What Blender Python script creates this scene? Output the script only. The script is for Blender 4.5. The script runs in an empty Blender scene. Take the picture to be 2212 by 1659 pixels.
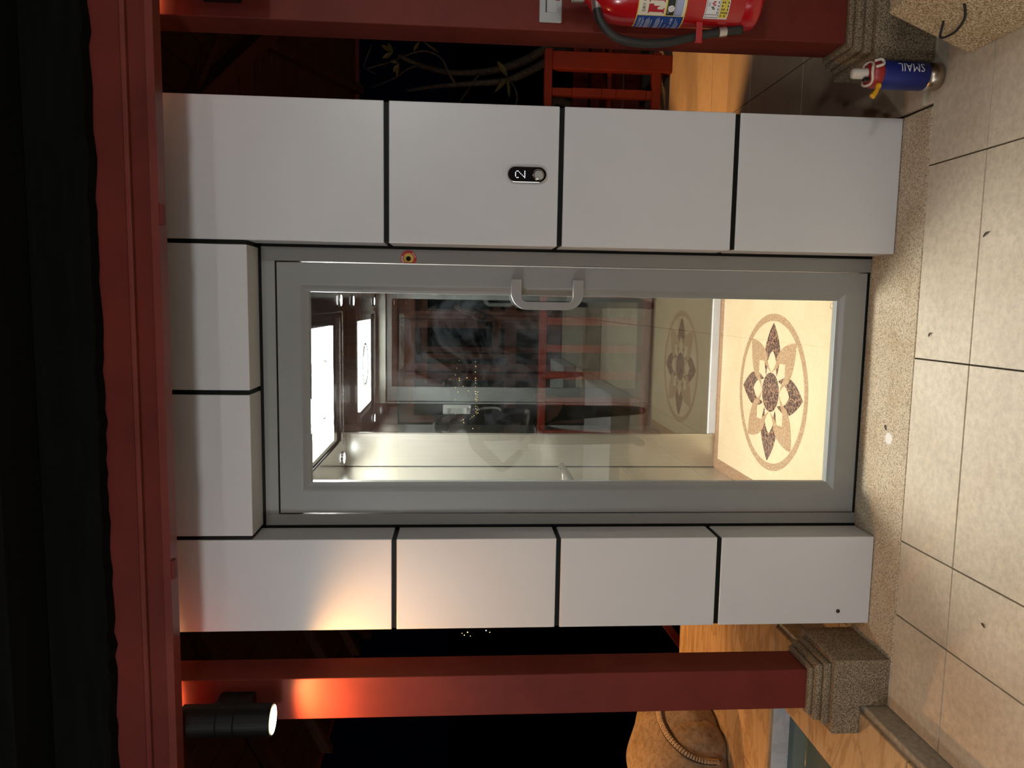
import bpy, bmesh, math, random
from mathutils import Vector, Matrix, Euler

S = bpy.context.scene
COL = S.collection
random.seed(7)

# ------------------------------------------------------------------ camera
FPX = 1604.84                      # focal length in pixels of the 2212 x 1659 frame
CAM = Vector((0.3062, -2.4241, 1.4458))
RT = Vector((0.99424574, 0.10673995, 0.00905496))     # the phone was held upright, the picture is stored on its side
UP = Vector((-0.01635174, 0.06768477, 0.99757275))
FW = Vector((-0.10586798, 0.99198052, -0.06904068))
cd = bpy.data.cameras.new('camera')
cd.sensor_width = 36.0
cd.sensor_fit = 'HORIZONTAL'
cd.lens = FPX / 2212 * 36.0
cd.clip_start = 0.02
cd.clip_end = 5000
cam = bpy.data.objects.new('camera', cd)
COL.objects.link(cam)
m = Matrix.Identity(4)
for i in range(3):
    m[i][0] = -UP[i]; m[i][1] = RT[i]; m[i][2] = -FW[i]; m[i][3] = CAM[i]
cam.matrix_world = m
S.camera = cam

# ------------------------------------------------------------------ night sky, exposure
w = bpy.data.worlds.new('night')
S.world = w
w.use_nodes = True
w.node_tree.nodes['Background'].inputs[0].default_value = (0.05, 0.075, 0.16, 1)
w.node_tree.nodes['Background'].inputs[1].default_value = 0.005
S.view_settings.view_transform = 'Standard'
S.view_settings.look = 'None'
S.view_settings.exposure = 0.0
S.view_settings.gamma = 1.0
S.view_settings.use_curve_mapping = False
S.cycles.max_bounces = 6
S.cycles.diffuse_bounces = 3
S.cycles.glossy_bounces = 5
S.cycles.transparent_max_bounces = 14
S.cycles.use_adaptive_sampling = True
S.cycles.adaptive_threshold = 0.04
S.cycles.sample_clamp_indirect = 6.0
S.cycles.caustics_reflective = False
S.cycles.caustics_refractive = False
S.cycles.use_denoising = True

# light levels (each lamp's light is made in that lamp's builder)
L_CABIN = 84.0        # emission of the cabin light panel
L_CABIN_SPOT = 13.0    # cabin downlights, W
L_TERRACE = 24.0
L_FILL_WINDOW = 2.2
L_FILL_GLOBE = 92.0       # emission of the added, unseen globe lamps       # emission of the added house windows     # terrace ceiling lights, W each
L_SCONCE = 6.0       # wall lamp on the posts, W per end
L_BACK = 25.0         # wall lamp of the rear posts, W
WARM = (1.0, 0.48, 0.155)
FRONT = (0.98, 1.0, 1.0)

# ------------------------------------------------------------------ helpers
def at(u, v, X=None, Y=None, Z=None):
    """the point of the place that the photograph shows at pixel (u, v), on a plane of known depth"""
    d = FW + RT * ((829.5 - v) / FPX) - UP * ((u - 1106) / FPX)
    if X is not None: t = (X - CAM.x) / d.x
    elif Y is not None: t = (Y - CAM.y) / d.y
    else: t = (Z - CAM.z) / d.z
    return CAM + d * t

ORG = {}
def obj(name, bm, mat, parent=None, org=None, smooth=False, label=None):
    me = bpy.data.meshes.new(name)
    if isinstance(bm, bmesh.types.BMesh):
        bmesh.ops.recalc_face_normals(bm, faces=bm.faces)
        bm.to_mesh(me); bm.free()
    else:
        me = bm
    mats = mat if isinstance(mat, (list, tuple)) else [mat]
    for k in mats: me.materials.append(k)
    o = bpy.data.objects.new(name, me)
    COL.objects.link(o)
    if parent is not None:
        L = ORG[parent.name]; o.parent = parent
    else:
        L = Vector(org) if org is not None else Vector((0, 0, 0)); o.location = L
    ORG[o.name] = L
    me.transform(Matrix.Translation(-L))
    if smooth:
        for f in me.polygons: f.use_smooth = True
    if label: o['label'] = label
    return o

def thing(name, label, cat, org, group=None):
    o = bpy.data.objects.new(name, None)
    o.empty_display_size = 0.05
    COL.objects.link(o); o.location = org
    ORG[o.name] = Vector(org)
    o['label'] = label; o['category'] = cat
    if group: o['group'] = group
    return o

def tag(o, label, cat, group=None):
    o['label'] = label; o['category'] = cat
    if group: o['group'] = group
    return o

def struct(o, label=None):
    o['kind'] = 'structure'
    if label: o['label'] = label
    return o

def group_empty(name, label, org=(0, 0, 0)):
    o = bpy.data.objects.new(name, None); COL.objects.link(o); o.location = org
    ORG[o.name] = Vector(org); o['kind'] = 'structure'; o['label'] = label
    return o

def box(x0, x1, y0, y1, z0, z1, bev=0.0, seg=2, bm=None):
    b = bmesh.new()
    g = bmesh.ops.create_cube(b, size=1.0)
    for v in g['verts']:
        v.co = Vector((x0 + (v.co.x + .5) * (x1 - x0), y0 + (v.co.y + .5) * (y1 - y0), z0 + (v.co.z + .5) * (z1 - z0)))
    if bev > 0:
        bmesh.ops.bevel(b, geom=b.edges[:], offset=bev, segments=seg, profile=0.5, affect='EDGES')
    if bm is None: return b
    return join(bm, b)

def join(bm, b):
    me = bpy.data.meshes.new('tmp'); b.to_mesh(me); b.free()
    bm.from_mesh(me); bpy.data.meshes.remove(me)
    return bm

def prism(pts, d0, d1, axis='Y', bev=0.0):
    """extrude a polygon; pts are the two other axes in order (XZ for Y, XY for Z, YZ for X)"""
    b = bmesh.new()
    def P(p, d):
        if axis == 'Y': return (p[0], d, p[1])
        if axis == 'Z': return (p[0], p[1], d)
        return (d, p[0], p[1])
    a = [b.verts.new(P(p, d0)) for p in pts]
    c = [b.verts.new(P(p, d1)) for p in pts]
    f0 = b.faces.new(a); f1 = b.faces.new(c[::-1])
    n = len(pts)
    for i in range(n):
        b.faces.new((a[i], a[(i + 1) % n], c[(i + 1) % n], c[i]))
    bmesh.ops.recalc_face_normals(b, faces=b.faces)
    if bev:
        ed = [e for e in b.edges if (f0 in e.link_faces) or (f1 in e.link_faces)]
        bmesh.ops.bevel(b, geom=ed, offset=bev, segments=2, profile=.5, affect='EDGES')
    return b

def lathe(prof, org, axis=(0, 0, 1), n=32, cap=True):
    """prof: list of (radius, height)"""
    b = bmesh.new()
    q = Vector((0, 0, 1)).rotation_difference(Vector(axis).normalized())
    rings = []
    for r, h in prof:
        rings.append([b.verts.new(Vector(org) + q @ Vector((r * math.cos(2 * math.pi * k / n), r * math.sin(2 * math.pi * k / n), h))) for k in range(n)])
    for i in range(len(rings) - 1):
        for k in range(n):
            b.faces.new((rings[i][k], rings[i][(k + 1) % n], rings[i + 1][(k + 1) % n], rings[i + 1][k]))
    if cap:
        b.faces.new(rings[0][::-1]); b.faces.new(rings[-1])
    return b

def tube(path, rad, n=10, closed=False, cap=True):
    b = bmesh.new()
    path = [Vector(p) for p in path]
    N = len(path)
    rr = rad if isinstance(rad, (list, tuple)) else [rad] * N
    prev = None; rings = []
    for i, p in enumerate(path):
        if closed: t = path[(i + 1) % N] - path[i - 1]
        else: t = path[min(i + 1, N - 1)] - path[max(i - 1, 0)]
        t.normalize()
        if prev is None:
            u = t.orthogonal().normalized()
        else:
            u = prev - t * prev.dot(t)
            if u.length < 1e-6: u = t.orthogonal()
            u.normalize()
        prev = u; vv = t.cross(u)
        rings.append([b.verts.new(p + (u * math.cos(2 * math.pi * k / n) + vv * math.sin(2 * math.pi * k / n)) * rr[i]) for k in range(n)])
    M = N if closed else N - 1
    for i in range(M):
        A, B = rings[i], rings[(i + 1) % N]
        for k in range(n): b.faces.new((A[k], A[(k + 1) % n], B[(k + 1) % n], B[k]))
    if cap and not closed:
        b.faces.new(rings[0][::-1]); b.faces.new(rings[-1])
    return b

def blob(c, rx, ry, rz, sub=4, noise=.0, zmin=None, squash=None):
    b = bmesh.new(); bmesh.ops.create_icosphere(b, subdivisions=sub, radius=1)
    for v in b.verts:
        p = v.co.copy()
        if squash: p = squash(p)
        q = Vector((p.x * rx, p.y * ry, p.z * rz)) + Vector(c)
        q += p * noise * (math.sin(p.x * 9 + p.y * 5) + math.sin(p.z * 11 - p.y * 7)) * .5
        if zmin is not None and q.z < zmin: q.z = zmin
        v.co = q
    return b
def smooth_path(pts, sub=6):
    pts = [Vector(p) for p in pts]; out = []
    for i in range(len(pts) - 1):
        p0 = pts[max(i - 1, 0)]; p1 = pts[i]; p2 = pts[i + 1]; p3 = pts[min(i + 2, len(pts) - 1)]
        for k in range(sub):
            t = k / sub
            out.append(0.5 * ((2 * p1) + (p2 - p0) * t + (2 * p0 - 5 * p1 + 4 * p2 - p3) * t * t + (3 * p1 - p0 - 3 * p2 + p3) * t ** 3))
    out.append(pts[-1]); return out

def fine(b, cuts=2):
    bmesh.ops.triangulate(b, faces=b.faces[:])
    bmesh.ops.subdivide_edges(b, edges=b.edges[:], cuts=cuts, use_grid_fill=True)
    return b

def text_bm(s, size, depth=0.0):
    cu = bpy.data.curves.new('txt', 'FONT'); cu.body = s; cu.size = size; cu.extrude = depth
    cu.resolution_u = 2
    o = bpy.data.objects.new('txt', cu); COL.objects.link(o)
    dg = bpy.context.evaluated_depsgraph_get()
    me = bpy.data.meshes.new_from_object(o.evaluated_get(dg))
    b = bmesh.new(); b.from_mesh(me); fine(b, 3)
    bpy.data.objects.remove(o); bpy.data.meshes.remove(me); bpy.data.curves.remove(cu)
    return b

# ------------------------------------------------------------------ materials
class NT:
    def __init__(s, name):
        s.m = bpy.data.materials.new(name); s.m.use_nodes = True
        s.t = s.m.node_tree; s.b = s.t.nodes['Principled BSDF']; s.out = s.t.nodes['Material Output']
    def n(s, ty, **k):
        x = s.t.nodes.new(ty)
        for a, v in k.items():
            if a.startswith('i_'):
                key = a[2:].replace('_', ' '); x.inputs[key].default_value = v
            else: setattr(x, a, v)
        return x
    def l(s, a, b): s.t.links.new(a, b)
    def pos(s, scale=(1, 1, 1)):
        g = s.n('ShaderNodeNewGeometry'); mp = s.n('ShaderNodeMapping'); mp.inputs['Scale'].default_value = scale
        s.l(g.outputs['Position'], mp.inputs['Vector']); return mp.outputs[0]
    def ramp(s, fac, stops):
        r = s.n('ShaderNodeValToRGB'); e = r.color_ramp.elements
        while len(e) < len(stops): e.new(0.5)
        for el, (p, c) in zip(e, stops): el.position = p; el.color = (*c, 1) if len(c) == 3 else c
        s.l(fac, r.inputs[0]); return r.outputs[0]
    def noise(s, vec, scale, detail=4, rough=.6, dist=0):
        x = s.n('ShaderNodeTexNoise'); x.inputs['Scale'].default_value = scale; x.inputs['Detail'].default_value = detail
        x.inputs['Roughness'].default_value = rough; x.inputs['Distortion'].default_value = dist
        s.l(vec, x.inputs['Vector']); return x.outputs['Fac']
    def mix(s, fac, a, b, mode='MIX'):
        x = s.n('ShaderNodeMix', data_type='RGBA', blend_type=mode)
        for sock, v in ((x.inputs['Factor'], fac), (x.inputs[6], a), (x.inputs[7], b)):
            if hasattr(v, 'is_output') or hasattr(v, 'links'): s.l(v, sock)
            else: sock.default_value = (*v, 1) if isinstance(v, tuple) and len(v) == 3 else v
        return x.outputs[2]
    def bump(s, h, strength=.2, dist=.002):
        x = s.n('ShaderNodeBump'); x.inputs['Strength'].default_value = strength; x.inputs['Distance'].default_value = dist
        s.l(h, x.inputs['Height']); s.l(x.outputs[0], s.b.inputs['Normal'])

def plain(name, col, rough=.5, metal=0., spec=.5, var=.08, vscale=6., bump=0., bscale=120., emis=None, estr=0, coat=0.):
    t = NT(name); v = t.pos()
    f = t.noise(v, vscale, 5)
    c = t.ramp(f, [(.3, tuple(max(0, x * (1 - var)) for x in col)), (.7, tuple(min(1, x * (1 + var)) for x in col))])
    t.l(c, t.b.inputs['Base Color'])
    t.b.inputs['Roughness'].default_value = rough; t.b.inputs['Metallic'].default_value = metal
    t.b.inputs['Specular IOR Level'].default_value = spec
    t.b.inputs['Coat Weight'].default_value = coat
    if bump: t.bump(t.noise(v, bscale, 3), bump, .001)
    if emis:
        t.b.inputs['Emission Color'].default_value = (*emis, 1); t.b.inputs['Emission Strength'].default_value = estr
    return t.m

def red_paint(name, col, rough=.5):
    t = NT(name); v = t.pos((1, 1, 1)); g = t.pos((30, 30, 1.5))
    a = t.noise(v, 5, 6); b = t.noise(g, 6, 5)
    c = t.ramp(a, [(.3, tuple(x * .8 for x in col)), (.75, tuple(x * 1.15 for x in col))])
    s = t.ramp(b, [(.66, (0, 0, 0)), (.72, (1, 1, 1))])
    sc = t.n('ShaderNodeMath', operation='MULTIPLY'); t.l(s, sc.inputs[0]); sc.inputs[1].default_value = .12
    t.l(t.mix(sc.outputs[0], c, tuple(x * 1.6 + .02 for x in col)), t.b.inputs['Base Color'])
    t.b.inputs['Roughness'].default_value = rough; t.b.inputs['Specular IOR Level'].default_value = .16
    t.bump(b, .12, .001)
    return t.m

def stone_speckle(name, lo, mid, hi, scale=260., bump=.5, stain=(.5, .42, .32), rough=.8, spot=None):
    t = NT(name); v = t.pos()
    a = t.noise(v, scale, 3, .75); big = t.noise(v, 7, 5)
    c = t.ramp(a, [(.36, lo), (.5, mid), (.64, hi)])
    f = t.ramp(big, [(.45, (0, 0, 0)), (.75, (.55, .55, .55))])
    c = t.mix(f, c, stain, 'MULTIPLY')
    if spot:
        g = t.n('ShaderNodeNewGeometry'); dn = t.n('ShaderNodeVectorMath', operation='DISTANCE')
        t.l(g.outputs['Position'], dn.inputs[0]); dn.inputs[1].default_value = spot[0]
        k = t.ramp(dn.outputs['Value'], [(spot[1] * .8, (.8, .8, .8)), (spot[1], (0, 0, 0))])
        c = t.mix(k, c, (.85, .83, .8))
    t.l(c, t.b.inputs['Base Color']); t.b.inputs['Roughness'].default_value = rough
    t.bump(a, bump, .003)
    return t.m

def tile_mat(name, base, vein, vscale=2.2, rough=.45, grain=True, contrast=.6):
    t = NT(name); v = t.pos()
    big = t.noise(v, vscale, 8, .62, .6); fine = t.noise(v, 45, 6, .7); sp = t.noise(v, 160, 2, .5)
    c = t.ramp(big, [(.32, vein), (.62, base)])
    k = t.ramp(fine, [(.35, (contrast,) * 3), (.6, (1, 1, 1))])
    c = t.mix(1.0, c, k, 'MULTIPLY')
    s = t.ramp(sp, [(.22, (.35, .3, .25)), (.28, (1, 1, 1))])
    c = t.mix(1.0, c, s, 'MULTIPLY')
    t.l(c, t.b.inputs['Base Color']); t.b.inputs['Roughness'].default_value = rough
    t.bump(fine, .08, .001)
    return t.m

def marble(name, base, vein, scale=(1., 5., 1.), rough=.35, dist=1.2, amount=1.0):
    t = NT(name); v = t.pos(scale)
    a = t.noise(v, 2.3, 7, .55, dist); b2 = t.noise(t.pos(tuple(x * 2.7 for x in scale)), 1.9, 6, .6, dist)
    c = t.ramp(t.noise(v, 1.1, 5, .6, .5), [(.3, tuple(x * .86 for x in base)), (.7, tuple(min(1, x * 1.08) for x in base))])
    k1 = t.ramp(a, [(.455, (0, 0, 0)), (.495, (.75 * amount,) * 3), (.51, (.75 * amount,) * 3), (.56, (0, 0, 0))])
    k2 = t.ramp(b2, [(.47, (0, 0, 0)), (.50, (.35 * amount,) * 3), (.54, (0, 0, 0))])
    c = t.mix(k1, c, vein); c = t.mix(k2, c, vein)
    t.l(c, t.b.inputs['Base Color']); t.b.inputs['Roughness'].default_value = rough
    return t.m

def veined(name, base, vein, vscale, lo=.02, hi=.14, rough=.25, blotch=None):
    """breccia-like stone: light veins between cells over a blotched ground"""
    t = NT(name); v = t.pos()
    nz = t.noise(v, vscale * .5, 4)
    mp = t.n('ShaderNodeVectorMath', operation='ADD'); t.l(v, mp.inputs[0])
    sc = t.n('ShaderNodeMath', operation='MULTIPLY'); t.l(nz, sc.inputs[0]); sc.inputs[1].default_value = 1.2 / vscale * 3
    t.l(sc.outputs[0], mp.inputs[1])
    vo = t.n('ShaderNodeTexVoronoi', feature='DISTANCE_TO_EDGE'); vo.inputs['Scale'].default_value = vscale
    t.l(mp.outputs[0], vo.inputs['Vector'])
    f = t.ramp(vo.outputs['Distance'], [(lo, (1, 1, 1)), (hi, (0, 0, 0))])
    g = t.ramp(t.noise(v, vscale * 1.3, 5, .7), [(.4, base), (.62, blotch or tuple(x * 1.4 for x in base))])
    t.l(t.mix(f, g, vein), t.b.inputs['Base Color']); t.b.inputs['Roughness'].default_value = rough
    return t.m

def brushed(name, col, rough=.24, axis='Z', aniso=.6, bump=.03):
    t = NT(name)
    sc = {'Z': (500, 500, 3), 'X': (3, 500, 500), 'Y': (500, 3, 500)}[axis]
    a = t.noise(t.pos(sc), 1, 3, .7)
    c = t.ramp(a, [(.3, tuple(x * .88 for x in col)), (.7, tuple(x * 1.05 for x in col))])
    t.l(c, t.b.inputs['Base Color']); t.b.inputs['Metallic'].default_value = 1
    t.b.inputs['Roughness'].default_value = rough
    if bump: t.bump(a, bump, .0005)
    return t.m

def pane(name, tint, refl, smear=.03, smear_scale=2.5, gain=1.0, smear_col=(.8, .86, .95)):
    """a flat glass pane: clear, mirrors by angle, with smears of dust on it"""
    t = NT(name); t.t.nodes.remove(t.b)
    tr = t.n('ShaderNodeBsdfTransparent'); tr.inputs[0].default_value = (*tint, 1)
    gl = t.n('ShaderNodeBsdfGlossy'); gl.inputs['Roughness'].default_value = 0.004; gl.inputs['Color'].default_value = (.97, 1, .97, 1)
    lw = t.n('ShaderNodeLayerWeight'); lw.inputs['Blend'].default_value = .5      # Schlick, the same from both sides
    fr = t.n('ShaderNodeMath', operation='POWER'); t.l(lw.outputs['Facing'], fr.inputs[0]); fr.inputs[1].default_value = 5
    ad = t.n('ShaderNodeMath', operation='MULTIPLY_ADD'); t.l(fr.outputs[0], ad.inputs[0]); ad.inputs[1].default_value = gain; ad.inputs[2].default_value = refl
    ad.use_clamp = True
    mx = t.n('ShaderNodeMixShader'); t.l(ad.outputs[0], mx.inputs[0]); t.l(tr.outputs[0], mx.inputs[1]); t.l(gl.outputs[0], mx.inputs[2])
    df = t.n('ShaderNodeBsdfDiffuse'); df.inputs[0].default_value = (*smear_col, 1)
    v = t.pos((1, 1, 1))
    f = t.ramp(t.noise(v, smear_scale, 9, .70, .7), [(.5, (0, 0, 0)), (.8, (smear,) * 3)])
    m2 = t.n('ShaderNodeMixShader'); t.l(f, m2.inputs[0]); t.l(mx.outputs[0], m2.inputs[1]); t.l(df.outputs[0], m2.inputs[2])
    t.l(m2.outputs[0], t.out.inputs[0])
    return t.m

def emit(name, col, strength):
    t = NT(name); t.t.nodes.remove(t.b)
    e = t.n('ShaderNodeEmission'); e.inputs[0].default_value = (*col, 1); e.inputs[1].default_value = strength
    t.l(e.outputs[0], t.out.inputs[0]); return t.m

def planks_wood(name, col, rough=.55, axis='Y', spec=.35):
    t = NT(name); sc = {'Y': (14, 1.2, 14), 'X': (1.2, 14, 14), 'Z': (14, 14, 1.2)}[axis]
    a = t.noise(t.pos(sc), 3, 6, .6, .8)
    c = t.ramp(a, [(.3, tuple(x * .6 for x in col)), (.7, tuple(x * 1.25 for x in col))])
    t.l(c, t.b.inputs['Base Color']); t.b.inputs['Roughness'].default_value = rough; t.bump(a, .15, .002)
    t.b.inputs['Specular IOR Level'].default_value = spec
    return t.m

M = {}
M['panel'] = plain('white_cladding', (.62, .615, .61), .33, 0, .5, .02, 3.)
M['seal'] = plain('black_sealant', (.004, .0045, .004), .45, 0, .15, bump=.6, bscale=200)
M['frame'] = plain('grey_metal_frame', (.25, .25, .24), .42, .15, .4, .03, 5.)
M['handle'] = plain('satin_handle', (.40, .40, .385), .34, .7, .5, .02)
M['glass_door'] = pane('door_glass', (.94, .955, .94), .075, .03, 3.2, .9)
M['glass_back'] = pane('back_glass', (.66, .70, .72), .17, .028, 2.6, .8)
M['steel'] = brushed('brushed_steel', (.62, .60, .54), .30, 'Z')
M['steel_dark'] = brushed('dark_mirror_steel', (.17, .155, .15), .12, 'X', bump=.02)
M['lip'] = brushed('bright_trim_steel', (.7, .68, .64), .2, 'X')
M['chrome'] = plain('chrome', (.8, .8, .78), .12, 1.0, .5, .01)
M['white_sill'] = plain('white_silicone_sill', (.78, .8, .82), .5, bump=.8, bscale=60)
M['led'] = emit('cabin_light_panel', (1.0, .985, .94), L_CABIN)
M['spotlens'] = emit('downlight_lens', (.92, .97, 1.0), 22.0)
M['cream'] = tile_mat('cream_marble', (.80, .62, .385), (.74, .555, .335), 3., .16, contrast=.93)
M['brownborder'] = veined('brown_breccia', (.26, .12, .055), (.5, .3, .17), 60, .0, .09, .18, (.36, .19, .09))
M['tan'] = veined('tan_inlay', (.33, .165, .07), (.60, .42, .26), 75, .0, .13, .2, (.46, .27, .14))
M['dark_inlay'] = veined('dark_emperador_inlay', (.055, .025, .022), (.50, .27, .15), 42, .0, .10, .18, (.075, .03, .028))
M['digit'] = emit('display_dots', (.85, .88, 1.0), 2.6)
M['blackglass'] = plain('black_display_glass', (.006, .006, .007), .12)
M['wash'] = stone_speckle('washed_pebble_strip', (.20, .15, .10), (.56, .45, .31), (.72, .61, .45), 230, .7, (.75, .62, .45), .8, ((-.122, -.0395, 0.), .022))
M['pedestal'] = stone_speckle('washed_stone_pedestal', (.055, .040, .024), (.23, .17, .10), (.50, .40, .27), 230, .9, (.6, .52, .45))
M['block'] = stone_speckle('pebble_dash_block', (.16, .105, .05), (.52, .38, .21), (.92, .80, .58), 200, .9, (.8, .7, .6))
M['tile'] = tile_mat('beige_travertine_tile', (.66, .565, .425), (.56, .455, .325), 2.6, .5, contrast=.78)
M['grout'] = plain('dark_grout', (.045, .032, .02), .9)
M['coping'] = marble('wood_veined_marble', (.54, .375, .21), (.28, .165, .075), (.8, 2.6, 1.), .38, 1.4, .8)
M['backtile'] = marble('veined_back_tile', (.60, .48, .33), (.48, .36, .23), (1.2, 2., 1.), .42, 1., .45)
M['kerbface'] = stone_speckle('cement_kerb', (.30, .25, .18), (.36, .31, .23), (.42, .36, .28), 60, .3, (.7, .64, .55))
M['poolwall'] = marble('pale_pool_marble', (.62, .62, .64), (.38, .38, .40), (2, 2, 2), .3, 1., .5)
M['water'] = plain('pool_water', (.06, .12, .135), .06, 0, .6, .1, 3., bump=.12, bscale=8)
M['red'] = red_paint('dark_red_paint', (.155, .026, .018), .5)
M['redlip_shine'] = red_paint('red_lip_highlight_paint', (.19, .042, .033), .3)  # lighter than the beam: highlights on the lip edges put into the colour
M['redbeam'] = red_paint('dark_red_beam_paint', (.145, .022, .015), .5)
M['redfence'] = red_paint('red_balustrade_paint', (.125, .017, .010), .5)
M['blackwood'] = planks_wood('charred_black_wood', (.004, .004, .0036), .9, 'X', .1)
M['roofwood'] = planks_wood('roof_board_wood', (.036, .017, .008), .7, 'Y', .15)
M['rafter'] = planks_wood('rafter_wood', (.048, .020, .010), .7, 'X', .15)
M['lampblack'] = plain('black_lamp_metal', (.004, .0037, .0033), .5, 0, .25)
M['lamplens'] = emit('warm_lamp_lens', (1.0, .86, .5), 18.0)
M['extred'] = plain('extinguisher_red', (.42, .006, .010), .22, 0, .5, .03, coat=.4)
M['rubber'] = plain('black_rubber', (.018, .017, .015), .5)
M['silver'] = plain('silver_ferrule', (.62, .58, .54), .3, .9)
M['plate'] = plain('grey_switch_plate', (.42, .42, .41), .4, var=.02)
M['plate2'] = plain('switch_rocker', (.46, .45, .44), .35, var=.02)
M['blue'] = plain('flask_blue', (.010, .022, .17), .38, .2)
M['flasksteel'] = brushed('flask_steel', (.42, .36, .28), .3, 'Z')
M['flaskred'] = plain('flask_red_band', (.30, .018, .015), .4)
M['flaskwhite'] = plain('flask_white', (.62, .55, .46), .4)
M['flaskyellow'] = plain('flask_yellow', (.72, .36, .01), .4)
M['ink_white'] = plain('white_print', (.75, .75, .76), .5, var=.01)
M['ink_red'] = plain('red_print', (.42, .01, .02), .5, var=.01)
M['ink_blue'] = plain('blue_print', (.012, .06, .28), .45, var=.05)
M['ink_lblue'] = plain('light_blue_print', (.12, .2, .5), .45, var=.1, vscale=300)
M['ink_yellow'] = plain('yellow_print', (.68, .56, .08), .5, var=.02)
M['ink_black'] = plain('black_print', (.01, .015, .012), .5, var=.01)
M['ink_cream'] = plain('cream_label', (.72, .68, .54), .5, var=.02)
M['clay'] = stone_speckle('weathered_sandstone', (.19, .13, .078), (.27, .19, .115), (.32, .23, .145), 38, .35, (.5, .42, .34))
M['clayband'] = stone_speckle('carved_band_sandstone', (.30, .20, .12), (.46, .33, .21), (.52, .40, .27), 80, .3, (.7, .6, .5))
M['groove'] = plain('groove_brown', (.035, .022, .012), .9)  # dark brown for the groove lines and ridges of the band
M['bark'] = stone_speckle('grey_bark', (.022, .017, .012), (.055, .044, .034), (.10, .082, .065), 60, .8, (.6, .55, .5))
M['leaf'] = plain('olive_leaf', (.10, .085, .03), .5)
M['ground'] = plain('night_ground', (.01, .012, .01), .95)
M['city'] = emit('sodium_city_light', (1.0, .55, .16), 6.0)
M['citywhite'] = emit('white_city_light', (1.0, .92, .8), 6.0)
M['doorwood'] = planks_wood('dark_door_wood', (.15, .058, .036), .38, 'Z')
M['housewall'] = plain('pale_house_plaster', (.46, .45, .43), .7)
M['window_glass'] = pane('house_glass', (.25, .3, .33), .08, .05, 3., .9)
M['room_dark'] = plain('dark_room', (.05, .05, .05), .9)
M['ledge'] = marble('white_marble_ledge', (.72, .71, .69), (.5, .49, .47), (2, 2, 2), .3, 1., .5)
M['terrace_ceiling'] = planks_wood('terrace_ceiling_wood', (.10, .045, .025), .6, 'X')
M['phone_white'] = plain('ivory_plastic', (.68, .67, .63), .4)
M['ceil_emit'] = emit('terrace_ceiling_lamp', FRONT, 3.0)
M['globe'] = emit('fill_globe_glass', FRONT, L_FILL_GLOBE)
M['globe_dim'] = emit('fill_globe_glass_dim', FRONT, L_FILL_GLOBE * .62)
M['fillpane'] = emit('fill_window_pane', FRONT, L_FILL_WINDOW)
M['skin'] = plain('skin', (.36, .20, .13), .5)
M['cloth_black'] = plain('black_jacket', (.012, .012, .014), .85)
M['cloth_navy'] = plain('navy_trousers', (.014, .016, .024), .85)
M['hair'] = plain('black_hair', (.008, .007, .006), .45)
M['shoe'] = plain('dark_shoe', (.02, .018, .016), .5)
M['bagmat'] = plain('dark_bag_leather', (.016, .013, .012), .5)
M['screen'] = plain('phone_body', (.01, .01, .012), .2)
M['stickred'] = plain('sticker_red', (.46, .03, .028), .45, var=.02)
M['stickyellow'] = plain('sticker_yellow', (.66, .46, .08), .45, var=.02)
M['wire'] = plain('black_wire', (.008, .008, .008), .5)
M['twig'] = plain('dry_twig', (.035, .025, .018), .8)

for k_ in ('city', 'citywhite', 'digit', 'lamplens', 'spotlens', 'ceil_emit'):      # too small to light anything themselves
    M[k_].cycles.emission_sampling = 'NONE'

# ================================================================== THE SETTING
XRO, XRI, XLI, XLO = .9356, .4961, -.4756, -.7886
HZ, D = 2.1221, .1328
TOPZ = 2.62

# ---- ground far below the terrace
g = bmesh.new()
vs = [g.verts.new((x, y, -6.0)) for x, y in ((-3500, -400), (3500, -400), (3500, 4000), (-3500, 4000))]
g.faces.new(vs)
struct(obj('ground', g, M['ground']), 'dark ground far below the terrace')

hb_ = bmesh.new()
vs = [hb_.verts.new(q) for q in ((-3000, 1200, -6), (3000, 1200, -6), (3000, 2700, 36), (-3000, 2700, 36))]
hb_.faces.new(vs)
struct(obj('hillside', hb_, M['ground']), 'dark far hillside with city lights')

# ---- front terrace floor of beige tiles
floor = struct(obj('floor', box(-1.02, 3.2, -5.2, 4.5, -.30, -.012), M['grout']), 'terrace floor of square beige stone tiles')
XL = [-1.02, -.692, -.4423, .1577, .7577, 1.3577, 1.9577, 2.5577, 3.1577]
YL = [-.1466, -.405, -1.005, -1.605, -2.205, -2.805, -3.405, -4.005, -4.605, -5.2]
def slab(name, x0, x1, y0, y1, z1, mat, gap=.0024, th=.012, bev=.0005):
    return obj(name, box(x0 + gap, x1 - gap, y0 + gap, y1 - gap, z1 - th, z1, bev, 1), mat, floor)
for j in range(len(YL) - 1):
    for i in range(len(XL) - 1):
        slab('floor_tile', XL[i], XL[i + 1], YL[j + 1], YL[j], random.uniform(-.0006, .0004), M['tile'])
# tiles beside and behind the lift
YB = [-.03, .18, .78, 1.379, 1.979, 2.577, 3.177, 3.777, 4.5]
for j in range(len(YB) - 1):
    for (a, b) in ((.945, 1.352), (1.352, 1.952), (1.952, 2.552), (2.552, 3.15)):
        slab('floor_tile', a, b, YB[j], YB[j + 1], random.uniform(-.0006, .0004), M['backtile'])
for (a, b) in ((-1.02, -.80),):
    for (c, d_) in ((.20, .78), (.78, 1.379), (1.379, 1.86)):
        slab('floor_tile', a, b, c, d_, 0., M['backtile'])
slab('floor_tile', -1.02, -.86, -.1466, .20, -.0004, M['tile'])
slab('kerb_stone', .945, 1.35, -.115, -.03, .012, M['tile'], th=.024)
slab('floor_tile', .945, 1.35, -.1466, -.115, -.0003, M['tile'])
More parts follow.
